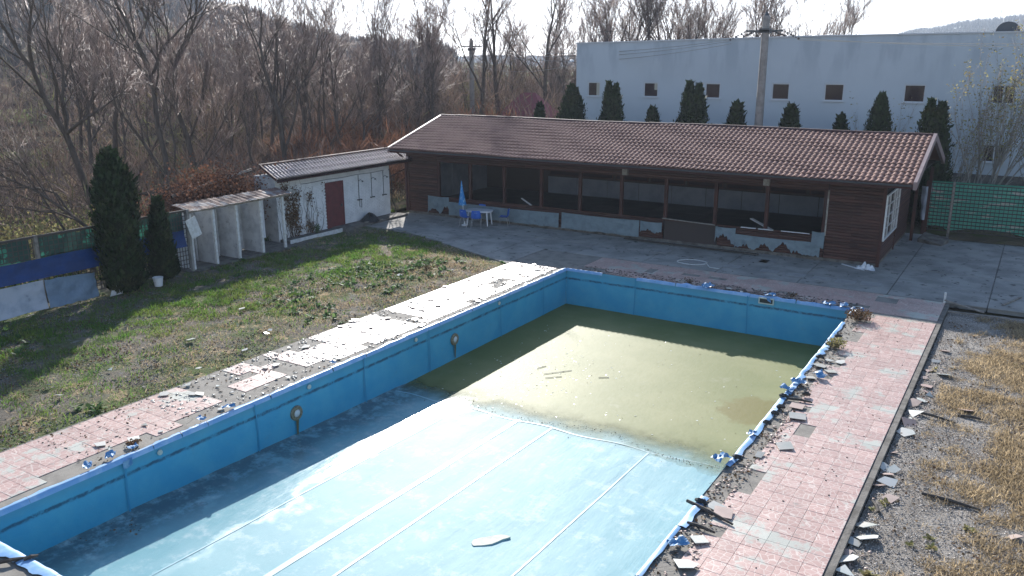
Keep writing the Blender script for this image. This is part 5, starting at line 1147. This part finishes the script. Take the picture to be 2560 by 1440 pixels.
def tree_proto(seed, h, r, spread, upb, kids=(7, 6, 6, 7), multi=1, wd=.013, sub=9, mat='bark', tmat='twig', clear=.3, lean=.06, twl=(.5, 1.1)):
    rn = random.Random(seed); mb = MB(); tw = []
    for s_ in range(multi):
        a = rn.uniform(0, 6.28); d = Vector((math.cos(a)*lean*(1 if multi == 1 else 4), math.sin(a)*lean*(1 if multi == 1 else 4), 1)).normalized()
        grow(mb, tw, Vector((0.15*math.cos(a)*(multi > 1), .15*math.sin(a)*(multi > 1), -.2)), d, h*rn.uniform(.72, .85), r*(1 if multi == 1 else .65), 0, 3, rn, spread, upb, kids, None, twl)
    root = thing('bare_tree', 'x', 'tree'); link('trunk', mb.mesh('trunk', M[mat], True), root)
    V, F, t_ = twigs_mesh(tw, rn, wd, sub); link('crown', npmesh('crown', V, F, tmat, t_), root); root['h'] = h
    return root
protos = [tree_proto(21, 12, .17, .62, .30), tree_proto(22, 12, .16, .5, .42, multi=2, kids=(6,5,6,6)), tree_proto(23, 12, .18, .75, .22), tree_proto(24, 12, .17, .42, .5, kids=(8,5,6,6)), tree_proto(25, 12, .15, .65, .3, multi=3, kids=(5,5,5,6)), tree_proto(26, 12, .19, .55, .35)]
for p in protos: del p['h']
fresh = set(range(len(protos)))
def place_tree(i, x, y, h, lab, grp, w_=1.0, z=0):
    if i in fresh: o = protos[i]; fresh.discard(i)
    else: o = copy_tree(protos[i], (0, 0, 0))
    s_ = h/12; o.scale = (s_*w_, s_*w_, s_); o.location = (x, y, z); o.rotation_euler = (0, 0, (x*7+y*3) % 6.283); o['label'] = lab
    if grp: o['group'] = grp
    return o
# big trees against the sky: (proto, bearing, distance, height, width, label)
big = [(0,-40.6,70,13.5,1.0,'tall bare tree against the bright sky, left of the left utility pole'),(2,-34.6,66,15,1.05,'tall bare tree with spreading limbs right behind the left utility pole'),(0,-33.0,69,15.5,1.1,'widely forked bare tree right of the left utility pole'),(2,-30.2,74,15,1.1,'bare tree with curved limbs left of the grey hall roof corner'),
    (3,-27.4,80,14.5,1.2,'narrow bare tree rising over the left corner of the grey hall'),(4,-25.3,78,14.5,1.15,'many-stemmed bare tree over the first hall windows'),(0,-22.8,80,15.5,1.2,'fan-shaped bare tree over the second hall window'),(1,-20.6,78,14.5,1.2,'double-stemmed bare tree above the grey hall, left of the concrete pole'),
    (3,-18.9,82,15.5,1.3,'broom-shaped bare tree above the grey hall nearest the concrete pole'),(1,-16.6,80,15,1.35,'broad bare tree right behind the top of the concrete pole'),(4,-14.6,80,13.2,1.2,'last bare tree on the right, beyond the concrete pole'),(5,-37.4,72,13.5,1.1,'bare tree with a slanting trunk between the pole and the open sky')]
for i, a, d, h, w_, lab in big: x, y = azd(a, d); place_tree(i, x, y, h, lab, None, w_)
FG = 'bare trees of the wood behind the fence'
rn = random.Random(5)
KIND = ('single-trunked', 'double-stemmed', 'wide-spreading', 'narrow upright', 'three-stemmed', 'slender')
SECT = ((-60, 'above the left end of the lattice fence'), (-55.5, 'behind the tall dark conifer'), (-51, 'above the changing stalls'), (-46, 'above the white shower block'), (-38, 'behind the left end of the veranda roof'), (-29.5, 'beside the left utility pole'), (0, 'over the roof of the grey hall'))
def forest(n, a0, a1, d0, d1, h0, h1, lab):
    for k in range(n):
        a = a0+(a1-a0)*(k+rn.random())/n; d = rn.uniform(d0, d1); x, y = azd(a, d); h = rn.uniform(h0, h1); i_ = rn.randrange(6)
        if a > -30 and y < 66 or (abs(a+34.85) < 1.6 and d < 76): continue
        place_tree(i_, x, y, h, KIND[i_]+' bare tree '+lab+' '+next(s_ for q, s_ in SECT if a < q), FG, rn.uniform(.9, 1.25), z=hill_h(a, d)+.1 if d > 80 else 0)
forest(10, -60, -41, 46, 58, 7, 10.5, 'in the front rows')
forest(26, -60, -33, 58, 76, 8, 12, 'in the middle rows')
forest(40, -61, -26, 74, 105, 8, 12.5, 'in the far rows')
forest(16, -29, -13.5, 82, 98, 12, 14.5, 'in the last row')
# named foreground trees with their own trunks
def custom(paths, r0, lab, loc, seed, kids=(9, 6, 6, 7), spread=.7, upb=.22, wd=.010):
    rn_ = random.Random(seed); mb = MB(); tw = []; ox = Vector((loc[0], loc[1], 0))
    for k, pth in enumerate(paths):
        pts = [Vector(q)-ox for q in pth]
        if k == 0: pts = [Vector((0, 0, -.2))]+pts
        grow(mb, tw, None, None, 0, r0 if k == 0 else r0*.5, 0 if k == 0 else 0, 3, rn_, spread, upb, kids if k == 0 else (6, 5, 5, 6), pts, (.4, 1.0))
    root = thing('bare_tree', lab, 'tree', (loc[0], loc[1], 0)); link('trunk', mb.mesh('trunk', M['bark'], True), root)
    V, F, t_ = twigs_mesh(tw, rn_, wd, 5); link('crown', npmesh('crown', V, F, 'twig', t_), root)
custom([[(-34.32,20.55,1.39),(-34.4,20.42,2.5),(-34.63,20.01,4.66),(-34.9,19.54,5.93),(-35.05,19.27,7.26),(-35.24,18.93,7.94),(-35.47,18.48,9.13),(-35.65,18.14,10.4)],
    [(-34.63,20.01,4.66),(-35.1,20.46,5.34),(-35.3,20.45,6.01),(-35.39,20.7,6.91),(-35.39,20.7,7.48),(-35.56,20.41,8.29),(-35.7,20.16,9.39),(-35.8,19.99,10.6)],
    [(-34.63,20.01,4.66),(-33.52,19.93,5.12),(-33.04,20.72,5.7),(-32.52,21.52,6.39)],[(-35.05,19.27,7.26),(-35.06,19.25,8.11),(-35.0,19.36,8.84),(-34.93,19.48,9.59),(-34.97,19.42,10.8)]],
    .17, 'big forked bare tree rising from behind the tall dark conifer', (-34.25, 20.7), 1)
custom([[(-38.27,27.28,.85),(-38.32,27.22,2.87),(-38.43,27.05,4.37),(-38.42,27.07,6.3),(-38.47,27.0,7.26),(-38.75,26.6,8.56),(-38.97,26.27,9.65),(-39.16,25.99,10.46),(-39.29,25.8,11.7)],
    [(-38.38,27.12,6.96),(-38.1,27.52,8.18),(-37.69,28.08,8.84),(-37.19,28.74,9.7),(-37.04,28.93,11.3)],[(-38.64,26.76,8.66),(-38.36,27.15,9.67),(-38.24,27.32,11.2)]],
    .165, 'tall bare tree behind the changing stalls, leaning left at the top', (-38.2, 27.3), 2)
custom([[(-39.11,29.52,2.09),(-39.25,29.34,3.67),(-39.46,29.05,5.12),(-39.42,29.1,6.74),(-39.33,29.23,7.72),(-38.95,29.74,8.72),(-38.6,30.18,9.87),(-38.42,30.41,11.8)],
    [(-39.33,29.23,7.72),(-39.49,29.01,9.19),(-39.77,28.63,10.06),(-39.82,28.55,11.8)]], .175, 'tall bare tree right beside the left-leaning one, behind the stalls', (-39.0, 29.6), 3)
custom([[(-38.24,35.24,1.86),(-38.31,35.17,4.21),(-38.53,34.92,5.76),(-38.76,34.66,7.19),(-38.84,34.58,8.52),(-38.69,34.75,10.0)],[(-38.21,35.27,2.33),(-37.76,35.75,4.2),(-37.44,36.09,6.04),(-36.72,36.82,7.62),(-36.49,37.05,9.2)]],
    .19, 'forked bare tree behind the white shower block', (-38.2, 35.2), 4)
custom([[(-28.6,16.7,1.2),(-28.44,16.74,1.86),(-28.77,16.17,2.56),(-29.1,15.56,3.23),(-29.58,14.62,3.91),(-29.94,13.87,4.46)],[(-28.79,16.13,1.79),(-29.04,15.67,2.96),(-29.3,15.18,4.18),(-29.54,14.72,4.67)],[(-28.7,16.4,2.3),(-29.2,16.22,3.1),(-29.6,15.58,3.4),(-30.1,15.01,3.3)]],
    .09, 'low bare shrubby tree sprawling left over the lattice fence', (-28.5, 16.9), 5, spread=.6, upb=.05, wd=.007)
custom([[(-31.5,13,1.0),(-31.8,12.3,2.2),(-32.2,11.5,3.4),(-32.6,10.6,4.6),(-33,9.8,6)],[(-31.7,12.7,1.6),(-31.9,13.6,3.0),(-32.0,14.2,4.4),(-32.2,14.5,6)]], .12, 'bare tree at the left edge behind the fence', (-31.4, 13.2), 6, wd=.008)
# willow-like shrubs before the grey hall, some leaves left
def willow(x, y, h, n, lab, seed, leaves):
    rn_ = random.Random(seed); mb = MB(); tw = []
    for k in range(n):
        a = rn_.uniform(0, 6.28); le = rn_.uniform(.1, .42); d = Vector((math.cos(a)*le, math.sin(a)*le*.5, 1)).normalized()
        grow(mb, tw, Vector((.25*math.cos(a), .2*math.sin(a), -.1)), d, h*rn_.uniform(.6, .95), .045, 1, 3, rn_, .45, .35, (0, 8, 5, 5), None, (.3, .7))
    t = thing('willow_shrub', lab, 'shrub', (x, y, 0)); link('stem', mb.mesh('stem', M['willowbark'], True), t); V, F, t_ = twigs_mesh(tw, rn_, .006, 2); link('crown', npmesh('crown', V, F, 'twig', t_), t)
    P = np.array([q+d*(l*rn_.random()) for q, d, l in tw if rn_.random() < leaves]); P = np.repeat(P, 6, 0); P = P+rs.normal(0, .2, P.shape); P = P[P[:, 2] > h*.35]
    V, F, t_ = scatter([[-.2,0,0],[.2,0,0],[.25,.5,0],[0,1,-.1],[-.25,.5,0]], [[0,1,2],[0,2,4],[4,2,3]], P, rs.uniform(.06, .13, len(P)), rs.uniform(0, 6.3, len(P)), 1.0)
    o = link('leaf', npmesh('leaf', V, F, 'leaf_olive', t_), t); o['kind'] = 'stuff'
M['willowbark'] = pmat('willow_bark', (.36,.33,.28), (.26,.23,.19), 5, rough=.85)
willow(-2.2, 46.0, 8.6, 16, 'large willow-like shrub with yellow-green leaves before the right end of the grey hall', 3, .8)
willow(-3.6, 45.6, 5.4, 8, 'thin-stemmed shrub just right of the conifer at the roof end', 4, .15)
willow(.2, 45.5, 5.6, 9, 'leaning bare-stemmed shrub at the right edge before the grey hall', 5, .35)
willow(-7.0, 47.5, 5.0, 5, 'wispy shrub between the last two conifers', 6, .4)

# ================================================================== THICKETS (stuff)
TWT = [[-.5,0,0],[.5,0,0],[.12,.1,.6],[0,.25,1]]; TWF = [[0,1,2],[0,2,3]]
def thicket(n, a0, a1, d0, d1, hmin, hmax, wd, name, lab, mat='thicket', skip=None, zoff=0.0):
    A = rs.uniform(a0, a1, n); D = np.sqrt(rs.uniform(d0*d0, d1*d1, n)); X = np.sin(np.radians(A))*D; Y = np.cos(np.radians(A))*D
    cl = np.array([nz(x, y, .12, 7)+.5*nz(x, y, .4, 3) for x, y in zip(X, Y)]); keep = (cl > -.25) & ((A > -54) | (rs.rand(n) < .22))
    if skip: keep &= ~np.array([skip(x, y) for x, y in zip(X, Y)])
    A, D, X, Y, cl = A[keep], D[keep], X[keep], Y[keep], cl[keep]; n = len(X); Z0 = np.array([max(0, hill_h(a, d)) if d > 78 else 0 for a, d in zip(A, D)])
    top = (hmin+(hmax-hmin)*np.clip(.5+cl, 0, 1)); z = top*rs.rand(n)**1.1*.8
    L = rs.uniform(.5, 1.5, n)*(D/45)**.5
    V, F, t_ = scatter(TWT, TWF, np.stack([X, Y, z+Z0+zoff], -1), np.stack([wd*rs.uniform(.5, 1.3, n)*(D/45), L*.8, L], -1), rs.uniform(0, 6.3, n), .55)
    stuff(name, V, F, mat, t_, lab, 'thicket')
inb = lambda x, y: (x > -30.2 and y < 42) or x > -28.5 and y < 48 or (x > -27.5 and y < 66) or (-38 < x < -32 and 55.5 < y < 61)
thicket(60000, -70, -44, 31, 62, .8, 3.4, .022, 'thicket', 'brown tangle of bare brushwood in the wood behind the fence', skip=inb)
thicket(110000, -70, -25, 62, 115, 2.0, 8.5, .024, 'thicket', 'far brown brushwood filling the wood under the bare trees', skip=lambda x, y: inb(x, y) or abs(math.degrees(math.atan2(x, y))+34.85) < .8 and y < 62)
thicket(26000, -48, -28, 42, 72, .8, 4.2, .024, 'thicket', 'reddish brushwood behind the left end of the veranda roof', mat='leaf_rust', skip=inb)
def leafcloud(n, cen, sp, name, lab, mat, s0, s1):
    c_ = np.array([cen[i % len(cen)] for i in range(n)], float); P = c_+rs.normal(0, 1, (n, 3))*np.array(sp); P = P[P[:, 2] > .05]; P = P[[not (x > -29.95 and y > 24.6 and z < 2.7) and not (x > -27.65 and z < 2.3) and x < -27.7 for x, y, z in P]]
    V, F, t_ = scatter([[-.5,-.3,0],[.5,-.4,0],[.3,.5,.1],[-.3,.4,-.1]], [[0,1,2],[0,2,3]], P, rs.uniform(s0, s1, len(P)), rs.uniform(0, 6.3, len(P)), 1.0); stuff(name, V, F, mat, t_, lab, 'leaves')
leafcloud(15000, [(-28.9,21.5,1.9),(-29.2,23.3,2.2),(-28.8,20.0,1.4),(-29.6,22.6,2.3),(-28.7,23.9,2.0)], (.55,.8,.5), 'creeper_leaves', 'rust-brown dead creeper leaves heaped behind the changing stalls', 'leaf_rust', .05, .11)
leafcloud(9000, [(-31,18,.8),(-30.5,19.5,.9),(-33,16,.8),(-31,15,.6)], (1.2,1.6,.5), 'bramble', 'green and brown brambles behind the lattice fence', 'leaf_olive', .05, .12)
blades(70000, -46, -27, 8, 34, -.02, .1, .35, .03, lambda x, y: max(0, min(1, .45+1.6*nz(x, y, .3, 6))) if x < -28 else 0, 'grass', 'grass', 'rough green grass under the trees behind the fence')
blades(90000, -58, -27, 8, 44, -.02, .15, .5, .03, lambda x, y: max(0, min(1, .45+1.3*nz(x, y, .35, 16))) if x < -27.8 and not (x > -30 and y > 24) else 0, 'straw', 'dry_grass', 'tall dry grass under the trees behind the fence', tilt=.7)

# far woods on the hills
def woods(n, a0, a1, d0, d1, h0, h1, lab, fn, mat='wood_far', dens=None, fan=16):
    A = rs.uniform(a0, a1, n); D = np.sqrt(rs.uniform(d0*d0, d1*d1, n)); keep = np.array([(dens(a, d) if dens else 1) > rs.rand() for a, d in zip(A, D)]); A, D = A[keep], D[keep]; n = len(A)
    Z = np.array([fn(a, d) for a, d in zip(A, D)]); H_ = rs.uniform(h0, h1, n)
    T_, F_ = [], []
    for k in range(fan):
        a = 2.4*k; e = .15+.55*((k*7) % fan)/fan; b = .12+.35*((k*5) % fan)/fan; x, y = math.cos(a), math.sin(a); i = len(T_); ww = .045
        T_ += [[x*e*.25-y*ww, y*e*.25+x*ww, b], [x*e*.25+y*ww, y*e*.25-x*ww, b], [x*e*.6, y*e*.6, min(1, b+.5)]]; F_.append([i, i+1, i+2])
    T_ += [[-.02,0,0],[.02,0,0],[0,0,.7]]; F_.append([len(T_)-3, len(T_)-2, len(T_)-1])
    P = np.stack([np.sin(np.radians(A))*D, np.cos(np.radians(A))*D, Z-.3], -1); V, F, t_ = scatter(T_, F_, P, np.stack([H_*.75, H_*.75, H_], -1), rs.uniform(0, 6.3, n), .06); stuff('far_wood', V, F, mat, t_, lab, 'wood')
clear = lambda a, d: 0.10 if (nz(a*.25, d*.02, 1, 14) > -.08 and d < 240) else 1
woods(6500, -80, -36, 105, 380, 4, 9, 'bare woodland covering the hillside at the left', hill_h, dens=clear)
fh = lambda a, d: -1+math.sin(math.pi*min(1, max(0, (d-780)/420))*.5)*(math.tan(R(crest(a)))*1200+7)
woods(4200, -14, 10, 960, 1195, 6, 10, 'woodland on the far hill at the right', fh, fan=8)
m = MB(); m.tube([(*azd(-3.0,1190), 38),(*azd(-3.0,1190), 66)], [1.0,.5], 4); m.top('radio_mast', 'steel', 'thin radio mast on the crest of the far hill at the right', 'mast')
# ------------------------------------------------ haze
hz = MB().box(-1050, 700, -60, 1300, -2.2, 120).build('haze', M.setdefault('hz', bpy.data.materials.new('haze')))
hm = M['hz']; hm.use_nodes = True; hn = hm.node_tree.nodes; hn.clear(); ho = hn.new('ShaderNodeOutputMaterial'); pv = hn.new('ShaderNodeVolumePrincipled')
pv.inputs['Color'].default_value = (.72,.84,1,1); pv.inputs['Density'].default_value = .00035; pv.inputs['Anisotropy'].default_value = .3
hm.node_tree.links.new(pv.outputs[0], ho.inputs['Volume']); setprops(hz, kind='stuff')
